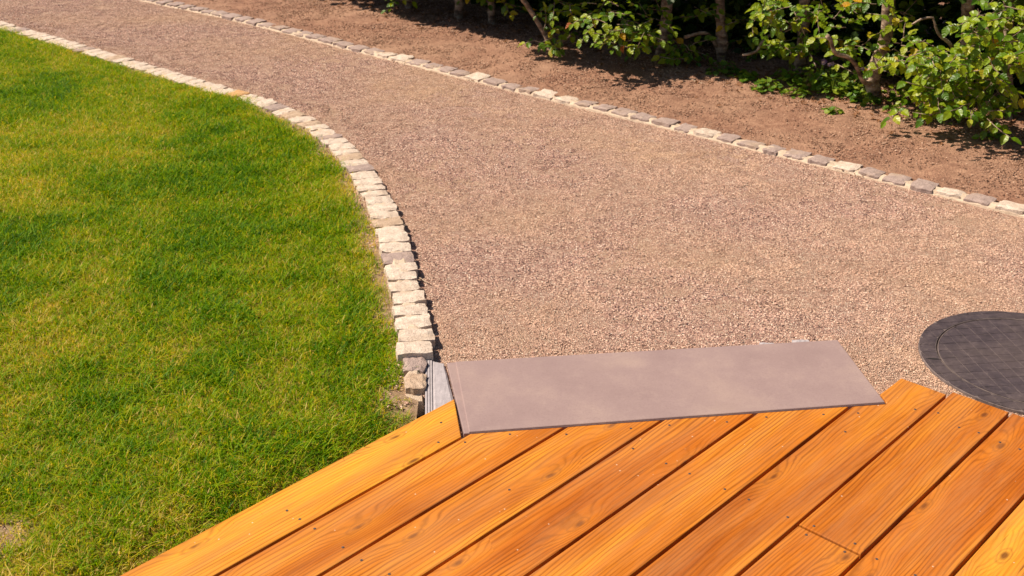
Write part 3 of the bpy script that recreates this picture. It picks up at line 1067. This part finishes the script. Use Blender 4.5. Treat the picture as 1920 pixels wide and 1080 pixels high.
kk = range(-9, 10)
full = None
for i in kk:
    for j in kk:
        x0, x1, y0, y1 = i * PT + .0006, (i + 1) * PT - .0006, j * PT + .0006, (j + 1) * PT - .0006
        cr = [math.hypot(x, y) for x in (x0, x1) for y in (y0, y1)]
        for par, ri, ro, zb, nm in ((lid, 0, MI - .002, .005, 'tread_tile'), (mh, MI + .006, MR - .002, .006, 'rim_tile')):
            if min(cr) > ro or max(cr) < ri: continue
            if nm == 'tread_tile' and max(cr) <= ro:
                if full is None:
                    full = prism([(-PT / 2 + .0006, -PT / 2 + .0006), (PT / 2 - .0006, -PT / 2 + .0006), (PT / 2 - .0006, PT / 2 - .0006), (-PT / 2 + .0006, PT / 2 - .0006)], 0, .0013, .0003, 1)
                    full.name = 'tread_tile'; full.materials.append(M['cast'])
                o = link('tread_tile', full, None, par)
                o.location = Matrix.Rotation(TA, 3, 'Z') @ Vector(((i + .5) * PT, (j + .5) * PT, zb))
                o.rotation_euler = (brg.uniform(-.008, .008), brg.uniform(-.008, .008), TA)
                continue
            q = clip_rect(x0, x1, y0, y1, ri, ro)
            if q:
                try: me = prism(q, zb, zb + .0013, 0)
                except Exception: continue
                me.name = nm; o = link(nm, me, M['cast'], par); o.rotation_euler.z = TA
# lifting slot on the rim: solid crescent, the recess's shade painted in black
sp = P(1751, 672, .010).xy - MC
sv = []
for k in range(13):
    t = k / 12; sv.append((-.020 + .040 * t, .0055 * math.sin(math.pi * t)))
for k in range(11, 0, -1):
    t = k / 12; sv.append((-.020 + .040 * t, -.0010 * math.sin(math.pi * t)))
me = prism([(a, b) for a, b in sv], .004, .0079); me.name = 'lifting_slot_shade'
o = link('lifting_slot_shade', me, M['black'], mh, (sp.x, sp.y, 0), (0, 0, R(-8)))

# ------------------------------------------------------------------ hedge
def tube(path, rad, seg=10, rough=.08, seed=0):
    v = []; f = []; rg = random.Random(seed)
    # finer steps along the path
    P2 = []; R2 = []
    for i in range(len(path) - 1):
        n = max(1, int((path[i + 1] - path[i]).length / .018))
        p0 = path[max(i - 1, 0)]; p3 = path[min(i + 2, len(path) - 1)]
        for k in range(n):
            t = k / n; a, b, c, d = p0, path[i], path[i + 1], p3
            P2.append(.5 * ((2 * b) + (c - a) * t + (2 * a - 5 * b + 4 * c - d) * t * t + (3 * b - a - 3 * c + d) * t ** 3))
            R2.append(rad[i] * (1 - t) + rad[i + 1] * t)
    P2.append(path[-1]); R2.append(rad[-1])
    for i, p in enumerate(P2):
        t = (P2[min(i + 1, len(P2) - 1)] - P2[max(i - 1, 0)]).normalized()
        s = t.cross(Vector((0, 1, .1))).normalized(); w = t.cross(s).normalized()
        for k in range(seg):
            a = k / seg * 6.28318
            r = R2[i] * (1 + rough * 2.2 * noise.fractal(Vector((math.cos(a) * 1.3 + seed, math.sin(a) * 1.3, (p.z + p.x) * 22)), 1, 2, 3))
            q = p + s * (r * math.cos(a)) + w * (r * math.sin(a)); v.append(q)
    n = len(P2)
    for i in range(n - 1):
        for k in range(seg): f.append((i * seg + k, i * seg + (k + 1) % seg, (i + 1) * seg + (k + 1) % seg, (i + 1) * seg + k))
    v.append(P2[-1]); f += [((n - 1) * seg + k, (n - 1) * seg + (k + 1) % seg, n * seg) for k in range(seg)]
    return v, f


def leaf_mesh(name, L, Wd, fold, droop, seed, mats):
    """ovate leaf with toothed edge, folded on its midrib and pleated"""
    rg = random.Random(seed); n = 6; v = []; f = []
    for i in range(n + 1):
        t = i / n; w = Wd / 2 * (math.sin(math.pi * min(1, t ** .8 * 1.0)) ** .8 if 0 < t < 1 else .02)
        if 0 < i < n: w *= 1.08 if i % 2 else .94
        x = L * t; z = -droop * L * t * t
        v.append((x, 0, z)); v.append((x + L * .03, w, z + fold * w + rg.uniform(-.0012, .0012))); v.append((x + L * .03, -w, z + fold * w + rg.uniform(-.0012, .0012)))
    for i in range(n):
        a, b = i * 3, i * 3 + 3
        f += [(a, b, b + 1, a + 1), (a, a + 2, b + 2, b)]
    me = mesh(name, v, f); me.materials.append(mats); return me


LEAVES = [leaf_mesh('leaf', .039, .027, .25, .15, 1, M['leaf']), leaf_mesh('leaf', .032, .023, .4, .3, 2, M['leaf']), leaf_mesh('leaf', .045, .030, .12, .4, 3, M['leaf']),
          leaf_mesh('leaf', .028, .020, .3, .05, 4, M['leaf'])]
YLEAVES = [leaf_mesh('leaf', .044, .030, .2, .2, 5, M['yleaf']), leaf_mesh('leaf', .040, .030, .35, .4, 6, M['yleaf'])]
RLEAVES = [leaf_mesh('leaf', .036, .026, .5, .5, 7, M['rleaf'])]

HN = Vector((-.66, -.75)).normalized()       # towards the path
HD = Vector((.75, -.66)).normalized()        # along the hedge, towards the near right


class Tree:
    def __init__(s, label, base_px, path_px, rad_px, over, group='hornbeam trees of the clipped hedge', lean=None):
        b = P(*base_px, .0); s.Y = b.y; s.base = b.xy
        s.z = bed_z(b.x, b.y)
        s.root = empty('hedge_tree', (b.x, b.y, s.z), label, 'hedge tree', group)
        px_m = (H) / ((base_px[1] - 540) * CT + FPX * ST)
        path = [PY(x, y, s.Y) for x, y in path_px]
        path[0].z = -.03
        top = path[-1]; d = (path[-1] - path[-2]).normalized()
        path += [top + d * .35 + Vector((0, 0, .1)), top + d * .8 + Vector((.05, .05, .4))]
        rad = [r * px_m / 2 for r in rad_px] + [rad_px[-1] * px_m / 2 * .85, rad_px[-1] * px_m * .25]
        rad[0] *= 1.15
        s.px_m = px_m
        s.rg = random.Random(int(base_px[0]))
        v, f = tube(path, rad, 16, .14, base_px[0] % 17)
        s.part('trunk', v, f, M['bark'])
        s.over = over; s.twv = []; s.twf = []; s.leaves = 0; s.lv = []; s.lf = []; s.lt = []

    def part(s, name, v, f, mat, smooth=True):
        c = Vector((s.root.location.x, s.root.location.y, s.root.location.z))
        return link(name, mesh(name, [Vector(p) - c for p in v], f, smooth), mat, s.root)

    def branch(s, pts, rad):
        """pts: (px, py, metres in front of the trunk)"""
        path = [PY(x, y, s.Y - d) for x, y, d in pts]
        v, f = tube(path, [r * s.px_m / 2 for r in rad], 8, .10, len(s.root.children))
        s.part('branch', v, f, M['bark'])

    def put(s, me, p, q):
        o = link('leaf', me, None, s.root)
        o.location = p - s.root.location; o.rotation_mode = 'QUATERNION'; o.rotation_quaternion = q
        s.leaves += 1

    def spray(s, p, d, n, size=1.0, yel=.05, red=.0, face=None):
        """a twig with alternate leaves lying roughly in one plane"""
        rg = s.rg; d = d.normalized(); path = [p.copy()]
        for k in range(n):
            d = (d + Vector((rg.uniform(-.25, .25), rg.uniform(-.25, .25), rg.uniform(-.22, .12)))).normalized()
            path.append(path[-1] + d * rg.uniform(.018, .028) * size)
        v, f = tube(path, [.0018] * (len(path) - 1) + [.0008], 4, 0, 1)
        b = len(s.twv); s.twv += v; s.twf += [tuple(i + b for i in q) for q in f]
        up = (face or Vector((-.25 + rg.uniform(-.45, .45), -.45 + rg.uniform(-.45, .45), 1))).normalized()
        for k in range(1, len(path)):
            t = (path[k] - path[k - 1]).normalized(); side = t.cross(up).normalized() * (1 if k % 2 else -1)
            x = (t * rg.uniform(.35, 1.0) + side * (1 if k < len(path) - 1 else .1) + Vector((0, 0, rg.uniform(-.35, .1)))).normalized()
            z = (up + Vector((rg.uniform(-.35, .35), rg.uniform(-.35, .35), rg.uniform(-.2, .2)))); z = (z - x * z.dot(x)).normalized()
            y = z.cross(x)
            m = Matrix((x, y, z)).transposed()
            pool = YLEAVES if rg.random() < yel else RLEAVES if rg.random() < red else LEAVES
            me = rg.choice(pool)
            if s.leaves < 299:
                s.put(me, path[k], m.to_quaternion())
            else:                      # past 300 leaves of one tree: joined
                b = len(s.lv); s.lv += [path[k] + m @ w_.co for w_ in me.vertices]
                s.lf += [tuple(i + b for i in q_.vertices) for q_ in me.polygons]; s.lt += [rg.random()] * len(me.vertices)

    def blob(s, cx, cy, rx, ry, n, d0, d1, yel=.06, red=0, size=1.0, ln=(3, 6)):
        yel *= .45
        for _ in range(max(1, round(n * 1.1))):
            rg = s.rg
            a = rg.uniform(0, 6.283); r = math.sqrt(rg.random())
            p = PY(cx + rx * r * math.cos(a), cy + ry * r * math.sin(a), s.Y - rg.uniform(d0, d1))
            if p.z < s.z + .02: p.z = s.z + .02 + rg.random() * .04
            dr_ = Vector((rg.uniform(-1, 1), rg.uniform(-1, .2), rg.uniform(-.3, .35)))
            s.spray(p, dr_, rg.randint(*ln), size, yel, red)

    def finish(s, n_can=1100, half=.3, low_back=True, low=.50):
        n_can = int(n_can * 1.5)
        rg = s.rg
        if s.twv: tag(s.part('twig', s.twv, s.twf, M['bark']), kind='stuff')
        if s.lv:
            o = s.part('leaf', s.lv, s.lf, M['leafj'], False); tag(o, kind='stuff')
            a = o.data.attributes.new('tone', 'FLOAT', 'POINT'); a.data.foreach_set('value', s.lt)
        v = []; f = []; tn = []
        def quad_leaf(p, big=1.0):
            L = rg.uniform(.045, .065) * big; w = L * .34
            x = Vector((rg.uniform(-1, 1), rg.uniform(-1, 1), rg.uniform(-.6, .4))).normalized()
            z = Vector((rg.uniform(-.9, .9), rg.uniform(-.9, .9), 1)); z = (z - x * z.dot(x)).normalized(); y = z.cross(x)
            b = len(v); c = z * (-.004)
            v.extend([p, p + x * L * .3 + y * w, p + x * L * .72 + y * w * .85, p + x * L, p + x * L * .72 - y * w * .85, p + x * L * .3 - y * w, p + x * L * .5 + c])
            f.extend([(b, b + 1, b + 6), (b + 1, b + 2, b + 6), (b + 2, b + 3, b + 6), (b + 3, b + 4, b + 6), (b + 4, b + 5, b + 6), (b + 5, b, b + 6)])
            tn.extend([rg.random()] * 7)
        for _ in range(int(n_can * 1.7)):
            al = rg.uniform(-half, half); h = rg.uniform(low, 1.75)
            top_over = s.over + .04 * nz(al + s.base.x, h, 4)
            n_ = top_over - (top_over + .75) * rg.random() ** 1.5
            if h < low + .12 and rg.random() < .4: continue
            q = s.base + HD * al + HN * n_
            quad_leaf(Vector((q.x, q.y, h + s.z)), 1.35)
        if low_back:
            for _ in range(n_can // 2):
                al = rg.uniform(-half, half); h = rg.random() ** 1.1 * .55
                n_ = -rg.uniform(.12 + (.18 if h < .2 else 0), .85)
                q = s.base + HD * al + HN * n_
                quad_leaf(Vector((q.x, q.y, h + s.z)), 1.1)
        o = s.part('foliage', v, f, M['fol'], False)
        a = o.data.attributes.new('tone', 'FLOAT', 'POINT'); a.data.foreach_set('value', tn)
        tag(o, kind='stuff')


trees = []
# far left ones, dark under the hedge
T = Tree('leftmost hedge trunk seen in the photo, in deep shade, beyond the far kerb', (676, 8), [(676, 10), (676, -10), (677, -40)], [15, 14, 13], .30); T.finish(1300, .36, low=.30); trees.append(T)
T = Tree('straight slim shaded trunk, second from the left along the hedge', (768, 26), [(768, 28), (767, 8), (768, -20)], [17, 15, 15], .34)
T.blob(740, -4, 14, 10, 3, .1, .25); T.spray(PY(745, 12, T.Y - .2), Vector((-1, -.3, .1)), 3); T.finish(1400, .34, low=.26); trees.append(T)
T = Tree('straight shaded trunk between the slim left trunk and the leaning stump', (858, 44), [(858, 46), (860, 20), (861, -15)], [18, 16, 15], .34)
T.blob(905, -8, 25, 8, 3, .1, .3); T.finish(1400, .30, low=.26); trees.append(T)
T = Tree('dim narrow trunk deep in shade just left of the leaning limb', (925, 56), [(925, 58), (922, 30), (920, -10)], [14, 13, 12], .36)
T.blob(965, 12, 22, 14, 3, .2, .3, .3); T.finish(1400, .32, low=.28); trees.append(T)
T = Tree('short forked stump with a thin limb leaning to upper left', (1033, 104), [(1033, 108), (1032, 90), (1026, 70), (1008, 40), (985, 5), (972, -15)], [22, 18, 11, 9, 9, 8], .34)
T.branch([(1036, 95, 0), (1050, 84, .02), (1068, 68, .03), (1082, 58, .05)], [9, 7, 6, 3])
T.blob(1058, 12, 22, 16, 9, .12, .34, .05); T.blob(1020, 66, 30, 16, 5, .05, .22, .05); T.blob(1060, 62, 16, 14, 5, .08, .25, .12)
T.finish(1500, .34, low=.40); trees.append(T)
T = Tree('dark shaded trunk with sunlit leaf sprays hanging on its left', (1238, 119), [(1238, 127), (1242, 89), (1249, 44), (1251, 0)], [25, 22, 20, 20], .26)
T.blob(1125, 20, 45, 26, 15, .22, .42, .05, .02); T.blob(1175, 62, 42, 24, 17, .2, .42, .06, .05); T.blob(1215, 30, 28, 24, 10, .15, .36, .05); T.blob(1160, 84, 22, 8, 5, .25, .4, .15)
T.blob(1270, 96, 22, 22, 7, .0, .2, .1); T.blob(1238, 78, 14, 16, 5, .1, .2, .1)
T.finish(1900, .36, low=.38); trees.append(T)
T = Tree('knotty sunlit trunk with one crooked bare branch reaching left', (1351, 126), [(1351, 131), (1352, 108), (1353, 84), (1352, 55), (1351, 25), (1351, 0)], [20, 17, 23, 19, 17, 17], .10)
T.branch([(1346, 90, 0), (1341, 82, .02), (1334, 71, .04), (1326, 63, .05), (1313, 62, .06), (1298, 66, .07), (1283, 70, .08)], [8, 8, 8, 8, 7, 6, 7])
T.branch([(1354, 118, .02), (1342, 125, .05), (1328, 128, .07), (1312, 127, .09)], [9, 8, 6, 4])
for kx, ky, kr in ((1357, 67, 5), (1358, 83, 6), (1346, 60, 4), (1360, 78, 5)):
    c = PY(kx, ky, T.Y - .022); v, f = tube([c + Vector((0, .02, 0)), c + Vector((.002, 0, 0)), c + Vector((.004, -.014, .003))], [kr * T.px_m, kr * T.px_m, kr * T.px_m * .5], 8, .25, kx); T.part('knot', v, f, M['bark'])
T.blob(1300, 22, 30, 20, 6, .0, .15, .05); T.blob(1385, 38, 6, 6, 1, .1, .15, .9, 0, 1, (2, 3)); T.blob(1290, 106, 20, 18, 5, .0, .15, .1); T.blob(1410, 55, 24, 24, 6, -.15, .05, .05); T.blob(1400, 125, 24, 12, 4, -.2, 0, .05)
T.finish(1300, .26); trees.append(T)
T = Tree('leaning trunk behind a low spray of bright leaves, ground plants at its foot', (1497, 150), [(1494, 158), (1500, 130), (1502, 107), (1507, 60), (1509, 0)], [34, 26, 22, 22, 22], .05)
T.branch([(1500, 46, .02), (1473, 53, .06), (1444, 67, .10), (1429, 80, .13), (1418, 97, .15), (1405, 101, .16), (1393, 103, .17)], [8, 7, 6, 6, 5, 5, 4])
T.branch([(1499, 80, .02), (1500, 62, .05), (1498, 45, .08), (1491, 25, .10)], [5, 5, 4, 3])
T.blob(1455, 12, 38, 14, 12, .15, .36, .10); T.blob(1432, 34, 26, 12, 8, .2, .36, .06); T.blob(1505, 28, 24, 18, 7, .12, .3, .08)
T.blob(1470, 84, 44, 12, 13, .06, .2, .10); T.blob(1535, 80, 32, 18, 10, .02, .16, .16); T.blob(1500, 96, 14, 6, 2, .08, .15)
T.finish(1400, .28); trees.append(T)
T = Tree('pale crooked sunlit trunk with a long bare S-shaped branch on its left', (1640, 202), [(1640, 207), (1638, 178), (1636, 148), (1646, 112), (1656, 86), (1663, 55), (1667, 0)], [30, 28, 29, 23, 19, 22, 22], .06)
T.branch([(1634, 152, .01), (1622, 155, .05), (1614, 143, .07), (1609, 131, .08), (1602, 118, .09), (1588, 106, .10), (1569, 101, .12), (1562, 90, .13), (1558, 75, .14), (1551, 67, .15)], [9, 9, 8, 8, 8, 8, 8, 7, 7, 8])
for kx, ky, kr in ((1657, 89, 6), (1640, 132, 5), (1648, 124, 4), (1634, 163, 5), (1645, 176, 4)):
    c = PY(kx, ky, T.Y - .034); v, f = tube([c + Vector((0, .03, 0)), c + Vector((.002, .01, 0)), c + Vector((.004, -.004, .003))], [kr * T.px_m, kr * T.px_m, kr * T.px_m * .5], 8, .3, kx); T.part('knot', v, f, M['bark'])
T.blob(1648, 6, 14, 8, 4, .15, .25, .7); T.blob(1600, 30, 30, 26, 6, -.1, .1, .1); T.blob(1600, 80, 24, 20, 8, -.1, .1, .12); T.blob(1580, 130, 34, 18, 8, -.25, -.05, .05); T.blob(1700, 165, 26, 26, 8, -.2, .05, .05); T.blob(1560, 20, 30, 20, 6, -.2, .05, .1)
T.blob(1690, 100, 24, 30, 12, .05, .25, .1); T.blob(1680, 118, 14, 10, 5, .15, .3, .1); T.blob(1700, 30, 25, 25, 5, -.1, .1, .08)
T.finish(1400, .26); trees.append(T)
T = Tree('bushy hedge tree with dense bright leaves down to the soil at right', (1800, 215), [(1804, 218), (1808, 170), (1812, 100), (1815, 40), (1818, -10)], [26, 24, 22, 22, 20], .10)
T.branch([(1793, 125, .16), (1788, 97, .18), (1779, 80, .2), (1760, 64, .22), (1752, 42, .22), (1749, 33, .22), (1727, 36, .23), (1710, 46, .24)], [7, 6, 6, 5, 4, 4, 4, 3])
T.branch([(1860, 110, .15), (1853, 92, .18), (1846, 72, .2), (1850, 52, .22)], [5, 5, 4, 3])
for b in [(1765, 115, 56, 26, 24), (1785, 145, 50, 28, 26), (1770, 172, 46, 24, 26), (1730, 95, 30, 22, 8), (1745, 160, 22, 20, 8), (1820, 100, 40, 40, 10), (1790, 200, 40, 14, 12)]:
    T.blob(*b, .12, .42, .09)
T.blob(1712, 205, 14, 12, 2, .3, .4, .5)
T.finish(1500, .24); trees.append(T)
T = Tree('rightmost hedge tree, its leafy boughs catching sun above a dark hollow', (1885, 238), [(1888, 240), (1886, 190), (1890, 110), (1892, 40), (1893, -10)], [22, 20, 20, 19, 18], .12)
for b in [(1860, 20, 36, 22, 11), (1840, 50, 34, 20, 9), (1865, 85, 36, 24, 11), (1825, 60, 25, 18, 4), (1855, 125, 40, 22, 10), (1895, 60, 18, 40, 5), (1850, 165, 30, 30, 12), (1840, 200, 24, 14, 6), (1905, 100, 16, 60, 8)]:
    T.blob(*b, .1, .40, .10)
T.blob(1850, 215, 14, 12, 3, .32, .42, .35); T.blob(1880, 20, 34, 20, 8, .2, .4, .1)
T.finish(1500, .3); trees.append(T)
T = Tree('hedge tree cut by the right edge of the photo, in shade', (1990, 285), [(1992, 290), (1990, 220), (1988, 100), (1988, 0)], [24, 22, 22, 20], .12)
T.blob(1930, 60, 22, 55, 14, .1, .35); T.finish(1300, .35); trees.append(T)

# added shrubs behind the hedge, put in to block the bright ground beyond
for k in range(10):
    t = k / 9; a = trees[0].base - HD * .3; b = trees[-1].base + HD * .5
    p = a + (b - a) * t - HN * 1.15
    root = empty('filler_shrub', (p.x, p.y, bed_z(p.x, p.y)), 'dark dense filler shrub added behind the hedge trunks to block bright ground', 'shrub', 'filler shrubs added behind the hedge')
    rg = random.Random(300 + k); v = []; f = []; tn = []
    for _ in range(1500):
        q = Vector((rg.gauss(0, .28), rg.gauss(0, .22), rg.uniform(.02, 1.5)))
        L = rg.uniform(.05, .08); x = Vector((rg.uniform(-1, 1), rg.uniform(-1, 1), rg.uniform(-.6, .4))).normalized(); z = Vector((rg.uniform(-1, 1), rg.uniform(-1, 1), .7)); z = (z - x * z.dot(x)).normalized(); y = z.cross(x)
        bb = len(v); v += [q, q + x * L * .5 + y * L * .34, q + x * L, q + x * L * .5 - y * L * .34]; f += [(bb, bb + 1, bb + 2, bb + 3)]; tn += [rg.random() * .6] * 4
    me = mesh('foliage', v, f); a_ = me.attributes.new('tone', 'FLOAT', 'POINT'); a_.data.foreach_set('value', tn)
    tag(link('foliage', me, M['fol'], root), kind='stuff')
    v, f = tube([Vector((0, 0, -.05)), Vector((.02, 0, .5)), Vector((0, .03, 1.2))], [.03, .025, .012], 8, .1, k)
    link('stem', mesh('stem', v, f, True), M['bark'], root)


# ------------------------------------------------------------------ ground plants at the foot of the hedge
def round_leaf(Rr, seed):
    rg = random.Random(seed); n = 9; v = [(0, 0, 0)]; f = []
    for i in range(n + 1):
        a = -2.6 + 5.2 * i / n; r = Rr * (1 - .16 * (abs(a) / 2.6) ** 2) * rg.uniform(.94, 1.05)
        v.append((Rr * .75 + r * math.cos(a), r * math.sin(a), .18 * Rr * abs(math.sin(a * .5)) + rg.uniform(-.001, .001)))
    for i in range(1, n + 1): f.append((0, i, i + 1))
    me = mesh('leaf', v, f, True); me.materials.append(M['violet']); return me


RL_ = [round_leaf(.013, 1), round_leaf(.016, 2), round_leaf(.010, 3)]


def violet(px, py, r, n, label, h=.07, flowers=0, seed=0):
    p = P(px, py); z = bed_z(p.x, p.y); rg = random.Random(seed + px)
    root = empty('violet_plant', (p.x, p.y, z), label, 'plant', 'small round-leaved plants at the foot of the hedge')
    sv_, sf_ = [], []
    for k in range(int(n * 1.3)):
        a = rg.uniform(0, 6.283); rr = r * 1.15 * math.sqrt(rg.random()); hh = h * (1 - (rr / r) ** 2 * .7) * rg.uniform(.5, 1.1)
        q = Vector((rr * math.cos(a), rr * math.sin(a), hh))
        o = link('leaf', rg.choice(RL_), None, root)
        o.location = q; o.rotation_euler = (rg.uniform(-.5, .5), rg.uniform(-.1, .6), a + rg.uniform(-.6, .6))
        v, f = tube([Vector((q.x * .3, q.y * .3, 0)), Vector((q.x * .7, q.y * .7, hh * .7)), q], [.0012, .001, .0008], 3, 0, k)
        b = len(sv_); sv_ += v; sf_ += [tuple(i + b for i in t) for t in f]
    link('stems', mesh('stems', sv_, sf_), M['violet'], root)['kind'] = 'stuff'
    for k in range(flowers):
        a = rg.uniform(0, 6.283); q = Vector((r * .5 * math.cos(a), r * .5 * math.sin(a) - .02, h * 1.35)); fv = []; ff = []
        for m in range(5):
            an = m * 1.2566; d = Vector((math.cos(an), -.3, math.sin(an))); w = Vector((-math.sin(an), 0, math.cos(an)))
            b = len(fv); fv += [q, q + d * .006 + w * .004, q + d * .011, q + d * .006 - w * .004]; ff.append((b, b + 1, b + 2, b + 3))
        v, f = tube([Vector((q.x * .5, q.y * .5, 0)), q], [.001, .001], 3, 0, 1)
        link('flower', mesh('flower', fv, ff), M['petal'], root)
        link('flower_stalk', mesh('flower_stalk', v, f), M['violet'], root)
    return root


violet(1352, 152, .065, 38, 'dark green round-leaved plant at the foot of the knotty trunk', .08)
violet(1400, 163, .045, 34, 'small pale green plant, left one of two beside each other on bare soil', .045)
violet(1436, 180, .05, 42, 'pale green leafy plant on open soil left of the long plant bank', .055)
violet(1384, 152, .025, 9, 'tiny few-leaved plant between knotty trunk and the pale plants', .035)
violet(1490, 190, .045, 28, 'small plant at the front left corner of the long plant bank', .04)
violet(1560, 226, .03, 16, 'tiny plant alone on the open soil in front of the plant bank', .03)
violet(1478, 168, .07, 40, 'plant clump at left end of the plant bank, left of leaning trunk', .08)
violet(1520, 180, .08, 60, 'dense clump with violet flowers just right of the leaning trunk foot', .10, 3)
violet(1560, 192, .08, 60, 'dense dark clump in the middle of the plant bank', .10, 2)
violet(1600, 196, .07, 52, 'bright clump of the plant bank left of the pale crooked trunk', .09, 1)
violet(1618, 208, .045, 34, 'low plant touching the foot of the pale crooked trunk on its left', .05)
violet(1560, 172, .09, 60, 'shaded clump behind the middle of the plant bank', .09, 1)
violet(1675, 224, .035, 16, 'sparse low plant right of the pale crooked trunk', .035)
violet(1685, 205, .04, 20, 'small plant half hidden under the bushy right-hand boughs', .045)
violet(1865, 276, .03, 12, 'tiny plant in the shade patch at far right of the bed', .03)

# ------------------------------------------------------------------ leaf litter, twigs on the bed, stick on the gravel
rg = random.Random(77); v = []; f = []; 
lit = []
for _ in range(2600):
    al = rg.uniform(-.2, 1.02); base = trees[0].base + (trees[-1].base - trees[0].base) * al
    q = base + HN * (rg.gauss(-.05, .15))
    if dr(q.x, q.y) < .06: continue
    z = bed_z(q.x, q.y) + .004; s = rg.uniform(.006, .017); a = rg.uniform(0, 6.28)
    x = Vector((math.cos(a), math.sin(a), rg.uniform(-.4, .4))) * s; y = Vector((-math.sin(a), math.cos(a), rg.uniform(-.6, .6))) * s * .55
    c = Vector((q.x, q.y, z)); b = len(v)
    v += [c - x, c + y + Vector((0, 0, s * .3)), c + x, c - y + Vector((0, 0, s * .2))]; f += [(b, b + 1, b + 2), (b, b + 2, b + 3)]
o = link('leaf_litter', mesh('leaf_litter', v, f), M['litter']); tag(o, kind='stuff')


def stick(pts, r, label, cat='twig', lift=.004):
    path = []
    for x, y in pts:
        p = P(x, y); z = bed_z(p.x, p.y) if dr(p.x, p.y) > 0 else path_z(p.x, p.y)
        path.append(Vector((p.x, p.y, z + lift)))
    v, f = tube(path, [r] * (len(path) - 1) + [r * .5], 6, .12, 3)
    c = path[0].copy()
    return tag(link('twig', mesh('twig', [p - c for p in v], f, True), M['bark'], None, c), label, cat, 'fallen twigs')


stick([(1276, 164), (1286, 162), (1296, 163), (1306, 168), (1318, 171)], .0028, 'thin bent twig lying on the soil left of the knotty trunk')
stick([(1188, 119), (1198, 116), (1210, 115), (1224, 113)], .004, 'pale twig lying in front of the dark shaded trunk')
stick([(1670, 232), (1685, 238), (1700, 243)], .003, 'short twig on the soil right of the pale crooked trunk')
stick([(786, 523), (797, 531), (808, 538)], .0022, 'small straw-coloured twig on the gravel beside the cream kerb', lift=.005)
stick([(1905, 239), (1925, 238), (1940, 239)], .004, 'twig lying in the dark hollow at the right edge')
